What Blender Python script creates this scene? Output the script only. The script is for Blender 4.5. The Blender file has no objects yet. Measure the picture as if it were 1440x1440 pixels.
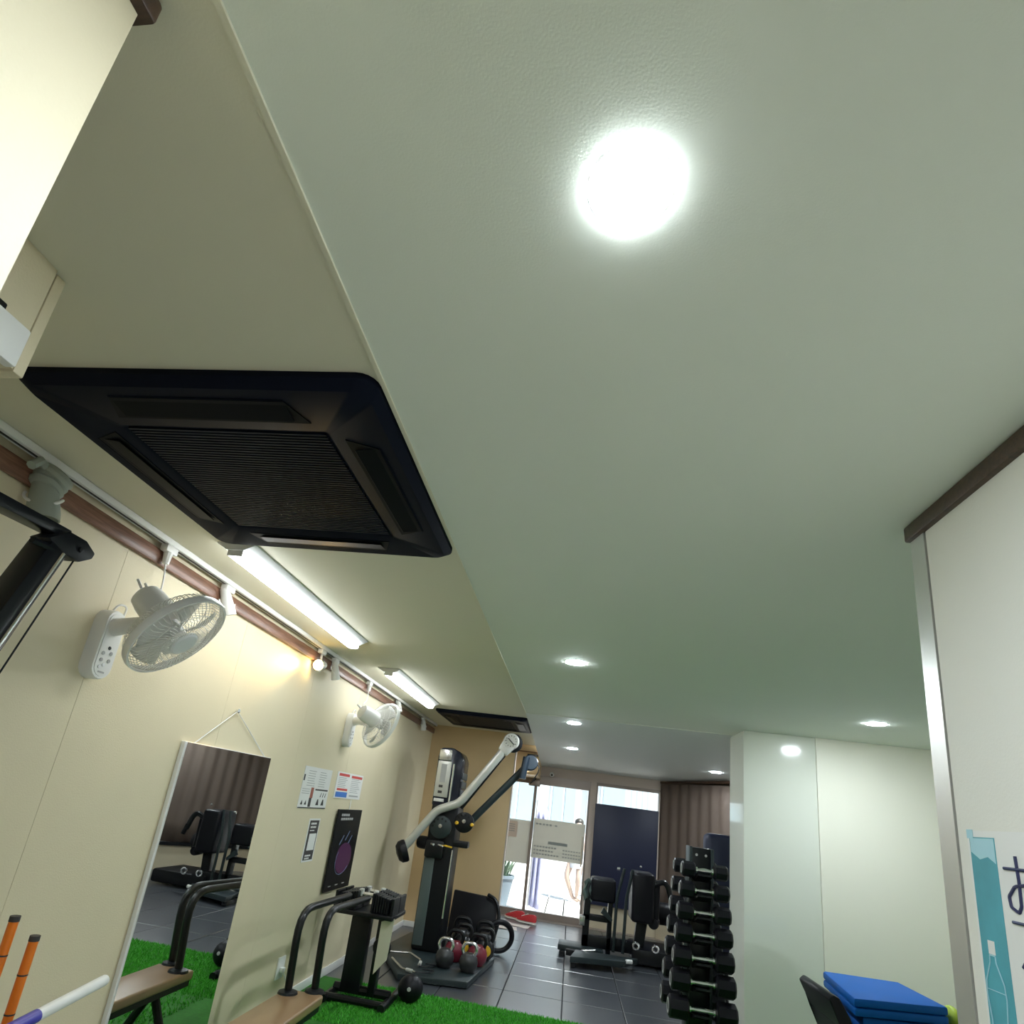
import bpy, bmesh, math, random
from mathutils import Vector, Matrix
random.seed(7)
PI = math.pi
S = bpy.context.scene
COL = S.collection

# ------------------------------------------------------------------ camera
EYE = 1.391
cam_d = bpy.data.cameras.new('camera'); cam = bpy.data.objects.new('camera', cam_d); COL.objects.link(cam)
cam_d.sensor_fit = 'HORIZONTAL'; cam_d.sensor_width = 36.0
cam_d.lens = 829.137 / 1440 * 36
cam_d.shift_x = (720 - 693.216) / 1440
cam_d.shift_y = (864.486 - 720) / 1440
cam_d.clip_start = 0.02
R_ = Vector((0.9840, 0.1242, 0.1275)); D_ = Vector((0.0814, 0.3229, -0.9429)); F_ = Vector((-0.1583, 0.9382, 0.3077))
m = Matrix((R_, -D_, -F_)).transposed().to_quaternion().to_matrix().to_4x4()
m.translation = (0, 0, EYE); cam.matrix_world = m
S.camera = cam

# ------------------------------------------------------------------ world, sun, exposure
w = bpy.data.worlds.new('world'); S.world = w; w.use_nodes = True
nt = w.node_tree; nt.nodes.clear()
bg = nt.nodes.new('ShaderNodeBackground'); wo = nt.nodes.new('ShaderNodeOutputWorld')
sky = nt.nodes.new('ShaderNodeTexSky'); sky.sky_type = 'HOSEK_WILKIE'; sky.turbidity = 4.0; sky.sun_direction = Vector((0.35, 0.25, 0.9)).normalized()
nt.links.new(sky.outputs[0], bg.inputs[0]); nt.links.new(bg.outputs[0], wo.inputs[0])
bg.inputs[1].default_value = 5.5
sun_d = bpy.data.lights.new('sun', 'SUN'); sun_d.energy = 12.0; sun_d.angle = 0.02; sun_d.color = (1, .97, .92)
sun = bpy.data.objects.new('sun', sun_d); COL.objects.link(sun); sun.location = (3, 16, 9)
sun.rotation_euler = Vector((0.35, -0.30, 0.9)).to_track_quat('Z', 'Y').to_euler()
S.view_settings.view_transform = 'Standard'; S.view_settings.look = 'None'
S.view_settings.gamma = 1.0; S.view_settings.use_curve_mapping = False
S.view_settings.exposure = 0.45
LAMP = 370.0      # radiance of the round ceiling lamps
TUBE = 15.0      # radiance of the long lamps

# ------------------------------------------------------------------ materials
MATS = {}
def mat(name, col, rough=.5, metal=0, bump=0, bscale=200, var=0, vscale=6, emit=0, ior=1.5, coat=0, spec=None):
    if name in MATS: return MATS[name]
    m = bpy.data.materials.new(name); m.use_nodes = True; MATS[name] = m
    n = m.node_tree; b = n.nodes['Principled BSDF']
    b.inputs['Base Color'].default_value = (*col, 1); b.inputs['Roughness'].default_value = rough
    b.inputs['Metallic'].default_value = metal; b.inputs['IOR'].default_value = ior
    if coat: b.inputs['Coat Weight'].default_value = coat; b.inputs['Coat Roughness'].default_value = .05
    if spec is not None: b.inputs['Specular IOR Level'].default_value = spec
    if emit:
        b.inputs['Emission Color'].default_value = (*col, 1); b.inputs['Emission Strength'].default_value = emit
    if bump or var:
        tc = n.nodes.new('ShaderNodeTexCoord')
    if var:
        t = n.nodes.new('ShaderNodeTexNoise'); t.inputs['Scale'].default_value = vscale; t.inputs['Detail'].default_value = 5
        n.links.new(tc.outputs['Object'], t.inputs['Vector'])
        mx = n.nodes.new('ShaderNodeMix'); mx.data_type = 'RGBA'
        mx.inputs[6].default_value = (*[c * (1 - var) for c in col], 1); mx.inputs[7].default_value = (*[min(1, c * (1 + var)) for c in col], 1)
        n.links.new(t.outputs['Fac'], mx.inputs[0]); n.links.new(mx.outputs[2], b.inputs['Base Color'])
    if bump:
        t2 = n.nodes.new('ShaderNodeTexNoise'); t2.inputs['Scale'].default_value = bscale; t2.inputs['Detail'].default_value = 3
        n.links.new(tc.outputs['Object'], t2.inputs['Vector'])
        bp = n.nodes.new('ShaderNodeBump'); bp.inputs['Strength'].default_value = bump; bp.inputs['Distance'].default_value = .002
        n.links.new(t2.outputs['Fac'], bp.inputs['Height']); n.links.new(bp.outputs[0], b.inputs['Normal'])
    return m
def wood(name, c1, c2, scale=(1, 12, 12), rough=.45):
    m = bpy.data.materials.new(name); m.use_nodes = True; MATS[name] = m
    n = m.node_tree; b = n.nodes['Principled BSDF']; b.inputs['Roughness'].default_value = rough
    tc = n.nodes.new('ShaderNodeTexCoord'); mp = n.nodes.new('ShaderNodeMapping'); mp.inputs['Scale'].default_value = scale
    t = n.nodes.new('ShaderNodeTexNoise'); t.inputs['Scale'].default_value = 4; t.inputs['Detail'].default_value = 8; t.inputs['Distortion'].default_value = .6
    r = n.nodes.new('ShaderNodeValToRGB'); r.color_ramp.elements[0].position = .35; r.color_ramp.elements[1].position = .65
    r.color_ramp.elements[0].color = (*c1, 1); r.color_ramp.elements[1].color = (*c2, 1)
    n.links.new(tc.outputs['Object'], mp.inputs[0]); n.links.new(mp.outputs[0], t.inputs['Vector']); n.links.new(t.outputs['Fac'], r.inputs[0]); n.links.new(r.outputs[0], b.inputs['Base Color'])
    return m
def glass(name, tint=(.95, .98, .97)):
    m = bpy.data.materials.new(name); m.use_nodes = True; MATS[name] = m
    n = m.node_tree; n.nodes.clear(); o = n.nodes.new('ShaderNodeOutputMaterial')
    tr = n.nodes.new('ShaderNodeBsdfTransparent'); tr.inputs[0].default_value = (*tint, 1)
    gl = n.nodes.new('ShaderNodeBsdfGlossy'); gl.inputs['Roughness'].default_value = .02
    fr = n.nodes.new('ShaderNodeFresnel'); fr.inputs[0].default_value = 1.45
    mx = n.nodes.new('ShaderNodeMixShader')
    n.links.new(fr.outputs[0], mx.inputs[0]); n.links.new(tr.outputs[0], mx.inputs[1]); n.links.new(gl.outputs[0], mx.inputs[2]); n.links.new(mx.outputs[0], o.inputs[0])
    return m
def trans(name, col, amount=.5):
    """thin sheet that lets part of the light through"""
    m = bpy.data.materials.new(name); m.use_nodes = True; MATS[name] = m
    n = m.node_tree; n.nodes.clear(); o = n.nodes.new('ShaderNodeOutputMaterial')
    d = n.nodes.new('ShaderNodeBsdfDiffuse'); d.inputs[0].default_value = (*col, 1)
    t = n.nodes.new('ShaderNodeBsdfTranslucent'); t.inputs[0].default_value = (*col, 1)
    mx = n.nodes.new('ShaderNodeMixShader'); mx.inputs[0].default_value = amount
    n.links.new(d.outputs[0], mx.inputs[1]); n.links.new(t.outputs[0], mx.inputs[2]); n.links.new(mx.outputs[0], o.inputs[0])
    return m

M_ceil = mat('ceiling_green_bounce', (.77, .81, .73), .75, bump=.12, bscale=260, var=.02, vscale=2)  # green tint of light bounced off the turf is painted into this colour
M_ceil_l = mat('ceiling_cream', (.71, .68, .54), .75, bump=.12, bscale=260, var=.02, vscale=2)
M_ceil_s = mat('ceiling_far', (.70, .74, .72), .6, bump=.1, bscale=260, spec=.3)
M_wall = mat('wall_cream', (.72, .64, .45), .55, bump=.35, bscale=180, var=.04, vscale=3)
M_wallr = mat('wall_offwhite', (.78, .77, .71), .6, bump=.2, bscale=180)
M_glossw = mat('glossy_panel', (.80, .82, .73), .13, coat=.4)
M_panelw = mat('matte_panel', (.90, .88, .76), .35)
M_alu = mat('aluminium', (.72, .72, .70), .35, .8)
M_brown = wood('dark_brown_wood', (.035, .018, .010), (.075, .038, .022), (2, 30, 30), .4)
M_mould = wood('red_brown_wood', (.16, .075, .045), (.26, .13, .085), (30, 2, 30), .35)
M_orange = mat('wall_ochre', (.74, .54, .30), .55, bump=.3, bscale=180, var=.04)
M_tile = mat('black_rubber', (.034, .039, .048), .28, ior=3.0, bump=.08, bscale=160, var=.15, vscale=5)
M_slab = mat('floor_slab', (.02, .02, .022), .7)
M_turf = mat('turf_base', (.025, .16, .012), .9, var=.4, vscale=60)
M_blade = mat('turf_blade', (.07, .42, .03), .7, var=.3, vscale=30)
M_black = mat('black_plastic', (.007, .008, .010), .4, spec=.3)
M_blackm = mat('black_metal', (.008, .009, .011), .3, .1, spec=.4)
M_vinyl = mat('black_vinyl', (.007, .007, .010), .4, spec=.25, bump=.1, bscale=300)
M_ac = mat('navy_black_plastic', (.006, .008, .017), .5, spec=.05)
M_acd = mat('vane_black', (.002, .003, .006), .4, spec=.06)
M_acg = mat('grille_black', (.006, .010, .022), .4, spec=.10)
M_white = mat('white_plastic', (.82, .82, .80), .35)
M_whitem = mat('white_metal', (.80, .81, .82), .4)
M_cagew = mat('fan_wire', (.78, .78, .74), .4)
M_blade_f = trans('fan_blade', (.80, .80, .78), .45)
M_silver = mat('silver', (.62, .62, .60), .25, .9)
M_silverp = mat('silver_paint', (.62, .62, .58), .35, .3)
M_chrome = mat('chrome', (.88, .89, .91), .2, 1)
M_mirror = mat('mirror_silver', (.86, .88, .86), .0, 1)
M_glass = glass('clear_glass')
M_lamp = mat('lamp_cool', (.86, .95, 1.0), .5, emit=LAMP)
M_tube = mat('lamp_tube', (.92, .97, 1.0), .5, emit=TUBE)
M_warm = mat('lamp_warm', (1.0, .70, .26), .5, emit=24)
M_paper = mat('paper', (.80, .80, .78), .6)
M_gprint = mat('print_grey', (.42, .42, .42), .7)
M_dprint = mat('print_dark', (.05, .045, .045), .7)
M_red = mat('print_red', (.62, .07, .06), .6)
M_blue = mat('print_blue', (.06, .20, .62), .6)
M_skin_p = mat('print_skin', (.36, .11, .08), .6)
M_orangep = mat('orange_pole', (.85, .20, .015), .35)
M_bluev = mat('violet_tape', (.07, .06, .42), .35)
M_matb = mat('blue_mat', (.002, .105, .43), .6, spec=.2, bump=.15, bscale=250)
M_lime = mat('lime_green', (.42, .55, .05), .5)
M_maroon = mat('maroon', (.16, .012, .028), .35)
M_yellow = mat('yellow', (.75, .45, .03), .4)
M_navy = mat('navy_board', (.010, .014, .045), .5)
M_curtain = mat('brown_curtain', (.12, .088, .07), .75, bump=.3, bscale=120, var=.1, vscale=3)
M_kick = mat('beige_kick', (.52, .46, .33), .6, var=.06)
M_frame = mat('door_frame', (.30, .25, .22), .4, .3)
M_post = mat('beige_post', (.52, .44, .38), .5)
M_deck = mat('deck_board', (.60, .58, .55), .6, var=.06, vscale=3)
M_house = mat('house_white', (.80, .80, .78), .7)
M_hframe = mat('house_frame', (.55, .57, .58), .5)
M_hglass = mat('house_window', (.35, .45, .50), .1)
M_sheet = trans('beige_sheet', (.74, .70, .64), .5)
M_notice = trans('pink_notice', (.85, .76, .68), .35)
M_teal = mat('poster_teal', (.08, .36, .44), .55, var=.35, vscale=9)
M_pale = mat('poster_pale', (.40, .66, .74), .55)
M_ink = mat('ink_navy', (.025, .030, .10), .5)
M_shoe = mat('shoe_red', (.60, .04, .05), .6, var=.3, vscale=90)
M_sole = mat('shoe_sole', (.75, .73, .70), .6)
M_cloth = mat('grey_cloth', (.33, .36, .31), .8, bump=.5, bscale=60)
M_teald = mat('dark_teal_metal', (.020, .031, .034), .4, .1)
M_window_g = mat('weight_window', (.10, .13, .13), .2)
M_purple = mat('print_purple', (.09, .025, .085), .4)
M_pblue = mat('print_steel', (.13, .18, .30), .4)

# ------------------------------------------------------------------ mesh helpers (all coordinates are world metres)
class MB:
    def __init__(s): s.bm = bmesh.new()
    def box(s, x0, x1, y0, y1, z0, z1, bev=0, seg=2):
        r = bmesh.ops.create_cube(s.bm, size=1)
        vs = r['verts']
        for v in vs:
            v.co = Vector(((x0 + x1) / 2 + v.co.x * (x1 - x0), (y0 + y1) / 2 + v.co.y * (y1 - y0), (z0 + z1) / 2 + v.co.z * (z1 - z0)))
        if bev:
            es = list({e for v in vs for e in v.link_edges})
            bmesh.ops.bevel(s.bm, geom=es, offset=bev, segments=seg, profile=.5, affect='EDGES')
        return s
    def obox(s, c, size, rot, bev=0, seg=2):
        """oriented box: rot = Matrix 3x3"""
        n0 = len(s.bm.verts); s.bm.verts.ensure_lookup_table()
        old = set(s.bm.verts)
        s.box(-size[0]/2, size[0]/2, -size[1]/2, size[1]/2, -size[2]/2, size[2]/2, bev, seg)
        for v in s.bm.verts:
            if v not in old: v.co = rot @ v.co + Vector(c)
        return s
    def tube(s, pts, r, n=10, caps=True, round_=0, radii=None):
        pts = [Vector(p) for p in pts]
        if round_ and len(pts) > 2:
            q = [pts[0]]
            for i in range(1, len(pts) - 1):
                a, b, c = pts[i-1], pts[i], pts[i+1]
                d1 = min(round_, (a-b).length * .45); d2 = min(round_, (c-b).length * .45)
                p0 = b + (a-b).normalized() * d1; p1 = b + (c-b).normalized() * d2
                for k in range(6):
                    t = k / 5; q.append((1-t)**2 * p0 + 2*t*(1-t) * b + t*t * p1)
            q.append(pts[-1]); pts = q; radii = None
        rings = []; up = None
        for i, p in enumerate(pts):
            t = (pts[min(i+1, len(pts)-1)] - pts[max(i-1, 0)]).normalized()
            if up is None:
                up = t.cross(Vector((0, 0, 1)) if abs(t.z) < .9 else Vector((1, 0, 0))).normalized()
            up = (up - t * up.dot(t)).normalized(); v2 = t.cross(up)
            rr = radii[i] if radii else r
            rings.append([s.bm.verts.new(p + rr * (math.cos(2*PI*k/n) * up + math.sin(2*PI*k/n) * v2)) for k in range(n)])
        for a, b in zip(rings, rings[1:]):
            for k in range(n): s.bm.faces.new((a[k], a[(k+1) % n], b[(k+1) % n], b[k]))
        if caps: s.bm.faces.new(rings[0][::-1]); s.bm.faces.new(rings[-1])
        return s
    def lathe(s, prof, o, axis=(0, 0, 1), n=24, closed=False):
        """prof: list of (radius, height along axis) from o"""
        a = Vector(axis).normalized(); u = a.cross(Vector((0, 0, 1)) if abs(a.z) < .9 else Vector((1, 0, 0))).normalized(); v = a.cross(u); o = Vector(o)
        rings = []
        for r, h in prof:
            if r < 1e-6: rings.append([s.bm.verts.new(o + a * h)])
            else: rings.append([s.bm.verts.new(o + a * h + r * (math.cos(2*PI*k/n) * u + math.sin(2*PI*k/n) * v)) for k in range(n)])
        prs = list(zip(rings, rings[1:]))
        if closed: prs.append((rings[-1], rings[0]))
        for A, B in prs:
            for k in range(n):
                k2 = (k+1) % n
                if len(A) == 1 and len(B) == 1: continue
                if len(A) == 1: s.bm.faces.new((A[0], B[k2], B[k]))
                elif len(B) == 1: s.bm.faces.new((A[k], A[k2], B[0]))
                else: s.bm.faces.new((A[k], A[k2], B[k2], B[k]))
        return s
    def prism(s, poly, d, bev=0):
        """poly: 3D points, d: extrusion vector"""
        d = Vector(d); a = [s.bm.verts.new(Vector(p)) for p in poly]; b = [s.bm.verts.new(Vector(p) + d) for p in poly]
        n = len(a); fs = [s.bm.faces.new(a[::-1]), s.bm.faces.new(b)]
        for k in range(n): fs.append(s.bm.faces.new((a[k], a[(k+1) % n], b[(k+1) % n], b[k])))
        if bev: bmesh.ops.bevel(s.bm, geom=list({e for f in fs for e in f.edges}), offset=bev, segments=2, profile=.5, affect='EDGES')
        return s
    def sphere(s, c, r, sc=(1, 1, 1), u=16, v=10):
        q = bmesh.ops.create_uvsphere(s.bm, u_segments=u, v_segments=v, radius=r)
        for x in q['verts']: x.co = Vector((x.co.x * sc[0], x.co.y * sc[1], x.co.z * sc[2])) + Vector(c)
        return s
    def torus(s, c, R, r, axis=(0, 0, 1), n=28, k=8, a0=0, a1=2*PI):
        a = Vector(axis).normalized(); u = a.cross(Vector((0, 0, 1)) if abs(a.z) < .9 else Vector((1, 0, 0))).normalized(); v = a.cross(u); c = Vector(c)
        full = abs(a1 - a0 - 2*PI) < 1e-4; rings = []
        for i in range(n if full else n + 1):
            t = a0 + (a1-a0) * i / n; d = math.cos(t) * u + math.sin(t) * v
            rings.append([s.bm.verts.new(c + d * (R + r * math.cos(2*PI*j/k)) + a * r * math.sin(2*PI*j/k)) for j in range(k)])
        m_ = len(rings)
        for i in range(m_ if full else m_ - 1):
            A, B = rings[i], rings[(i+1) % m_]
            for j in range(k): s.bm.faces.new((A[j], A[(j+1) % k], B[(j+1) % k], B[j]))
        return s
    def grid(s, f, nu, nv):
        vs = [[s.bm.verts.new(Vector(f(i / nu, j / nv))) for j in range(nv+1)] for i in range(nu+1)]
        for i in range(nu):
            for j in range(nv): s.bm.faces.new((vs[i][j], vs[i+1][j], vs[i+1][j+1], vs[i][j+1]))
        return s
    def mesh(s, name, mt, off=(0, 0, 0), smooth=35):
        bmesh.ops.recalc_face_normals(s.bm, faces=s.bm.faces[:])
        bmesh.ops.translate(s.bm, verts=s.bm.verts[:], vec=-Vector(off))
        me = bpy.data.meshes.new(name); s.bm.to_mesh(me); s.bm.free(); me.materials.append(mt)
        if smooth:
            me.polygons.foreach_set('use_smooth', [True] * len(me.polygons)); me.set_sharp_from_angle(angle=math.radians(smooth))
        return me
    def center(s):
        s.bm.verts.ensure_lookup_table(); xs = [v.co for v in s.bm.verts]
        return Vector(((min(v.x for v in xs) + max(v.x for v in xs)) / 2, (min(v.y for v in xs) + max(v.y for v in xs)) / 2, min(v.z for v in xs)))

def world_loc(o):
    l = Vector(o.location)
    while o.parent: o = o.parent; l += Vector(o.location)
    return l
def obj(name, mb, mt, parent=None, smooth=35, label=None):
    """parts share the origin of their thing; a lone mesh gets its origin at its base"""
    off = world_loc(parent) if parent else mb.center()
    me = mb.mesh(name, mt, off, smooth)
    o = bpy.data.objects.new(name, me); COL.objects.link(o)
    if parent: o.parent = parent
    else: o.location = off
    if label: o['label'] = label
    return o
def tag(o, label, cat, group=None, kind=None):
    o['label'] = label; o['category'] = cat
    if group: o['group'] = group
    if kind: o['kind'] = kind
    return o
def thing(name, loc, label, cat, group=None):
    o = bpy.data.objects.new(name, None); COL.objects.link(o); o.location = loc; o.empty_display_size = .05
    return tag(o, label, cat, group)
def struct(name, mb, mt, parent=None, label=None):
    o = obj(name, mb, mt, parent, label=label)
    if not parent: o['kind'] = 'structure'
    return o
def sempty(name, loc, label=None):
    o = bpy.data.objects.new(name, None); COL.objects.link(o); o.location = loc; o['kind'] = 'structure'
    if label: o['label'] = label
    return o
def dup_child(o, parent, loc):
    c = o.copy(); COL.objects.link(c); c.parent = parent; c.location = loc; return c
def copy_tree(o, parent=None):
    c = o.copy(); COL.objects.link(c); c.parent = parent
    for ch in [x for x in bpy.data.objects if x.parent == o]: copy_tree(ch, c)
    return c
def rot_to(z, xhint=(1, 0, 0)):
    """matrix whose local Z is z"""
    z = Vector(z).normalized(); x = Vector(xhint); x = (x - z * x.dot(z)).normalized(); y = z.cross(x)
    return Matrix((x, y, z)).transposed()

# ------------------------------------------------------------------ key planes
XL, XS, CZ = -1.779, -0.500, 2.266
YS, YB, ZB = 5.525, 9.18, 2.067
XR, YR = 0.857, 1.595
CX, CX2, CY, CYB = 1.362, 1.929, 5.21, 5.65
YO, XO = 7.26, -0.725
def zs(y): return CZ - (CZ - ZB) * (y - YS) / (YB - YS)

# ------------------------------------------------------------------ floor
fl = struct('floor', MB().box(-1.9, 3.3, -1.7, YB + .05, -.12, -.012), M_slab, label='dark floor slab under turf and rubber tiles')
TX, TY0 = .48, .5
tile_me = MB().box(-TX/2 + .004, TX/2 - .004, -TY0/2 + .004, TY0/2 - .004, -.012, 0, .003, 1).mesh('floor_tile', M_tile)
k = 0
for i in range(-2, 6):
    for j in range(0, 8):
        cx, cy = -.43 + TX * (i + .5) , 4.997 + TY0 * (j + .5)
        if cx - TX/2 < XL - .1: continue
        if cx > 1.9 and cy < 5.6: continue
        o = bpy.data.objects.new('floor_tile', tile_me); COL.objects.link(o); o.parent = fl
        o.location = Vector((cx, cy, random.uniform(-.001, .0005))) - world_loc(fl)
obj('floor_tile', MB().box(XL, -.43 - 2*TX - .004, 5.0, YO, -.012, -.0005), M_tile, fl)
obj('threshold_strip', MB().box(-1.3, 1.9, 8.997, YB + .05, -.012, .004), M_frame, fl)
# turf
turf = struct('turf_mat', MB().box(XL, 3.2, 2.3, 4.985, -.012, .004), M_turf, fl, label='bright green artificial turf')
struct('bounce_floor', MB().box(XL, 3.2, -1.65, 2.295, -.012, .002), mat('pale_bounce', (.56, .58, .58), .5, var=.05), fl)  # unseen pale floor added near the camera to bounce light onto the ceiling
tb = MB()
def blade(x, y, h, a, wd=.004):
    dx, dy = math.cos(a) * wd, math.sin(a) * wd; lx, ly = random.uniform(-.012, .012), random.uniform(-.012, .012)
    p = [tb.bm.verts.new((x - dx, y - dy, .003)), tb.bm.verts.new((x + dx, y + dy, .003)), tb.bm.verts.new((x + lx, y + ly, h))]
    tb.bm.faces.new(p)
for _ in range(26000):
    blade(random.uniform(-1.5, .6), random.uniform(4.1, 4.985), random.uniform(.014, .026), random.uniform(0, PI))
for _ in range(14000):
    blade(random.uniform(-1.3, 1.2), random.uniform(2.6, 4.1), random.uniform(.014, .026), random.uniform(0, PI), .005)
g = obj('turf_blades', tb, M_blade, fl, smooth=0); g['kind'] = 'stuff'

# ------------------------------------------------------------------ ceilings
struct('ceiling', MB().box(XS, 3.3, -1.7, YS, CZ, CZ + .1), M_ceil, label='pale ceiling with round lamps, green bounce light in its colour')
struct('ceiling_strip', MB().box(-1.95, XS, -1.7, YO + .1, CZ + .004, CZ + .104), M_ceil_l, label='cream ceiling strip over the wall track')
mb = MB(); mb.prism([(XS, YS, CZ), (3.3, YS, CZ), (3.3, YB + .1, zs(YB + .1)), (XS, YB + .1, zs(YB + .1))], (0, 0, .1))
struct('ceiling_slope', mb, M_ceil_s, label='grey ceiling sloping down to the entrance')
mb = MB(); mb.prism([(-1.95, YO, CZ + .004), (XS, YO, CZ + .004), (XS, 8.31, CZ), (-1.95, 8.31, CZ)], (0, 0, .1))
struct('ceiling_entrance', mb, M_ceil_l)
struct('trim_1', MB().box(XS - .004, XS + .006, -1.6, YS, CZ - .005, CZ + .01), M_ceil_l, label='thin joint strip between the two ceilings')
struct('trim_2', MB().box(XS, CX, YS - .006, YS + .006, CZ - .004, CZ + .01), M_ceil)

# ------------------------------------------------------------------ walls
wl = sempty('wall_left', (XL, 3, 0), 'cream panelled wall with fans, mirror and posters')
ys = [-1.7, .98, 1.895, 2.80, 3.71, 4.62, 5.53, 6.44, YO + .1]
for a, b in zip(ys, ys[1:]):
    obj('wall_panel', MB().box(XL - .05, XL, a + .0005, b - .0005, 0, CZ + .03, .0006, 1), M_wall, wl)
obj('wall_backing', MB().box(XL - .09, XL - .012, -1.7, YO + .1, -.1, CZ + .05), M_dprint, wl)
struct('baseboard_left', MB().box(XL, XL + .012, .9, YO, 0, .06, .003), M_white, label='thin white baseboard')
struct('trim_3', MB().box(XL, XL + .022, .78, YO, 2.158, 2.222, .006), M_mould, label='red-brown wooden picture moulding under the track')
wo_ = sempty('wall_ochre', ((XL + XO) / 2, YO, 0), 'warm ochre wall behind the cable machine')
obj('wall_face', MB().box(XL - .05, XO, YO, YO + .1, 0, CZ + .02), M_orange, wo_)
obj('wall_edge', MB().box(XO - .002, XO + .012, YO - .004, YO + .1, 0, CZ), M_post, wo_)
struct('baseboard_back', MB().box(XL, XO, YO - .012, YO, 0, .06, .003), M_white)
struct('wall_entrance_left', MB().box(-1.7, -1.45, YO + .1, YB + .1, 0, CZ), M_orange)
# bulkhead above the left leaf of the door
bk = sempty('wall_bulkhead', (-.95, 8.3, 1.9), 'ochre bulkhead over the glass door')
obj('bulkhead_face', MB().box(-1.7, XS, 8.3, 8.34, 1.90, CZ + .01), M_orange, bk)
obj('bulkhead_soffit', MB().box(-1.7, XS, 8.34, YB, 1.88, 1.91), M_orange, bk)
obj('bulkhead_top', MB().box(-1.7, XS, 8.30, YB + .1, CZ + .005, CZ + .1), M_orange, bk)
obj('bulkhead_side', MB().box(XS - .02, XS - .001, 8.34, YB, 1.9, CZ + .01), M_orange, bk)
obj('vent_slot', MB().box(-.66, XS - .012, 8.292, 8.302, 2.118, 2.145), M_dprint, bk)
obj('picture_rail', MB().box(-1.7, XS - .003, 8.285, 8.302, 2.165, 2.18), M_mould, bk)
# right partition
wr = sempty('wall_right', (XR + .03, 0, 0), 'off-white partition with aluminium edge')
obj('wall_face', MB().box(XR, XR + .07, -1.7, 1.528, 0, CZ), M_wallr, wr)
obj('edge_strip', MB().box(XR - .003, XR + .073, 1.533, YR, 0, CZ - .03), M_alu, wr)
struct('trim_4', MB().box(XR - .016, XR + .08, -1.7, YR + .006, CZ - .046, CZ - .001, .006), M_brown, label='dark brown wooden trim along the top of the partition')
# white glossy pillar wall and matte panel
wp = sempty('wall_pillar', (2.3, CY, 0), 'glossy white wall panels beside the dumbbell tower')
obj('pillar_panel', MB().box(CX, CX2 - .004, CY, CYB, 0, CZ, .003, 1), M_glossw, wp)
obj('wall_panel', MB().box(CX2 + .004, 3.3, CY - .004, CY + .1, 0, CZ), M_panelw, wp)
obj('joint_strip', MB().box(CX2 - .006, CX2 + .006, CY - .012, CY + .01, 0, CZ), M_panelw, wp)
struct('wall_right_far', MB().box(3.2, 3.3, YR - .3, CY, 0, CZ), M_wallr)
struct('wall_right_near', MB().box(XR + .07, 3.3, YR - .35, YR - .25, 0, CZ), M_wallr)
struct('wall_right_rear', MB().box(2.7, 2.8, CYB - .35, YB + .1, 0, CZ), M_wallr)
struct('wall_behind', MB().box(-1.9, 3.3, -1.75, -1.65, 0, CZ), M_wall)
# near left partitions
wn = sempty('wall_left_near', (-.65, -.5, 0), 'cream partition end close to the lens')
obj('wall_face', MB().box(-.68, -.588, -1.7, .377, 0, CZ), M_wall, wn)
struct('trim_5', MB().box(-.69, -.572, -1.7, .389, CZ - .036, CZ - .001, .005), M_brown, label='dark brown trim on the near partition')
LZ = 2.035
wn2 = sempty('wall_left_lintel', (-1.3, .5, 2.03), 'cream lintel beam with a groove at the left edge')
obj('wall_face', MB().box(XL, -1.072, -.4, .757, LZ, CZ + .003), M_wall, wn2)
obj('jamb_strip', MB().box(XL, -1.078, .764, .785, LZ, CZ + .003, .003), M_wall, wn2)

# ------------------------------------------------------------------ entrance: door, window, sheets
d1 = sempty('door_1', (-.4, YB, 0), 'glass entrance door with brown frame')
obj('door_post', MB().box(-.575, -.535, YB - .03, YB + .05, .02, 1.80), M_frame, d1)
obj('door_rail', MB().box(-1.45, .25, YB - .02, YB + .05, .0, .085), M_frame, d1)
obj('door_header', MB().box(-1.45, .25, YB - .03, YB + .06, 1.80, 1.93), M_frame, d1)
obj('door_stile', MB().box(.225, .25, YB - .02, YB + .05, .085, 1.80), M_frame, d1)
obj('door_pane', MB().box(-1.44, -.575, YB + .004, YB + .012, .085, 1.80), M_glass, d1)
obj('door_pane', MB().box(-.535, .225, YB + .004, YB + .012, .085, 1.80), M_glass, d1)
obj('door_handle', MB().tube([(.19, YB - .03, .75), (.19, YB - .03, 1.15)], .009, 8), M_chrome, d1)
struct('trim_6', MB().box(-1.45, CX, YB - .01, YB + .1, 1.93, ZB + .05), M_post, label='beige lintel over the entrance')
struct('trim_7', MB().box(.25, .335, YB - .04, YB + .1, 0, 1.95), M_post, label='beige post between door and window')
wd = sempty('window_1', (.8, YB, .33), 'window beside the door behind the black board')
for nm, a in (('window_frame', (.335, .36, .33, 1.93)), ('window_frame', (1.225, 1.26, .33, 1.93)), ('window_frame', (.36, 1.225, 1.885, 1.93)), ('window_frame', (.36, 1.225, .33, .37))):
    obj(nm, MB().box(a[0], a[1], YB - .02, YB + .05, a[2], a[3]), M_frame, wd)
obj('window_pane', MB().box(.36, 1.225, YB + .004, YB + .012, .37, 1.885), M_glass, wd)
struct('wall_kick', MB().box(.335, 1.75, YB - .03, YB + .1, 0, .33), M_kick, label='beige low wall under the window')
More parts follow.
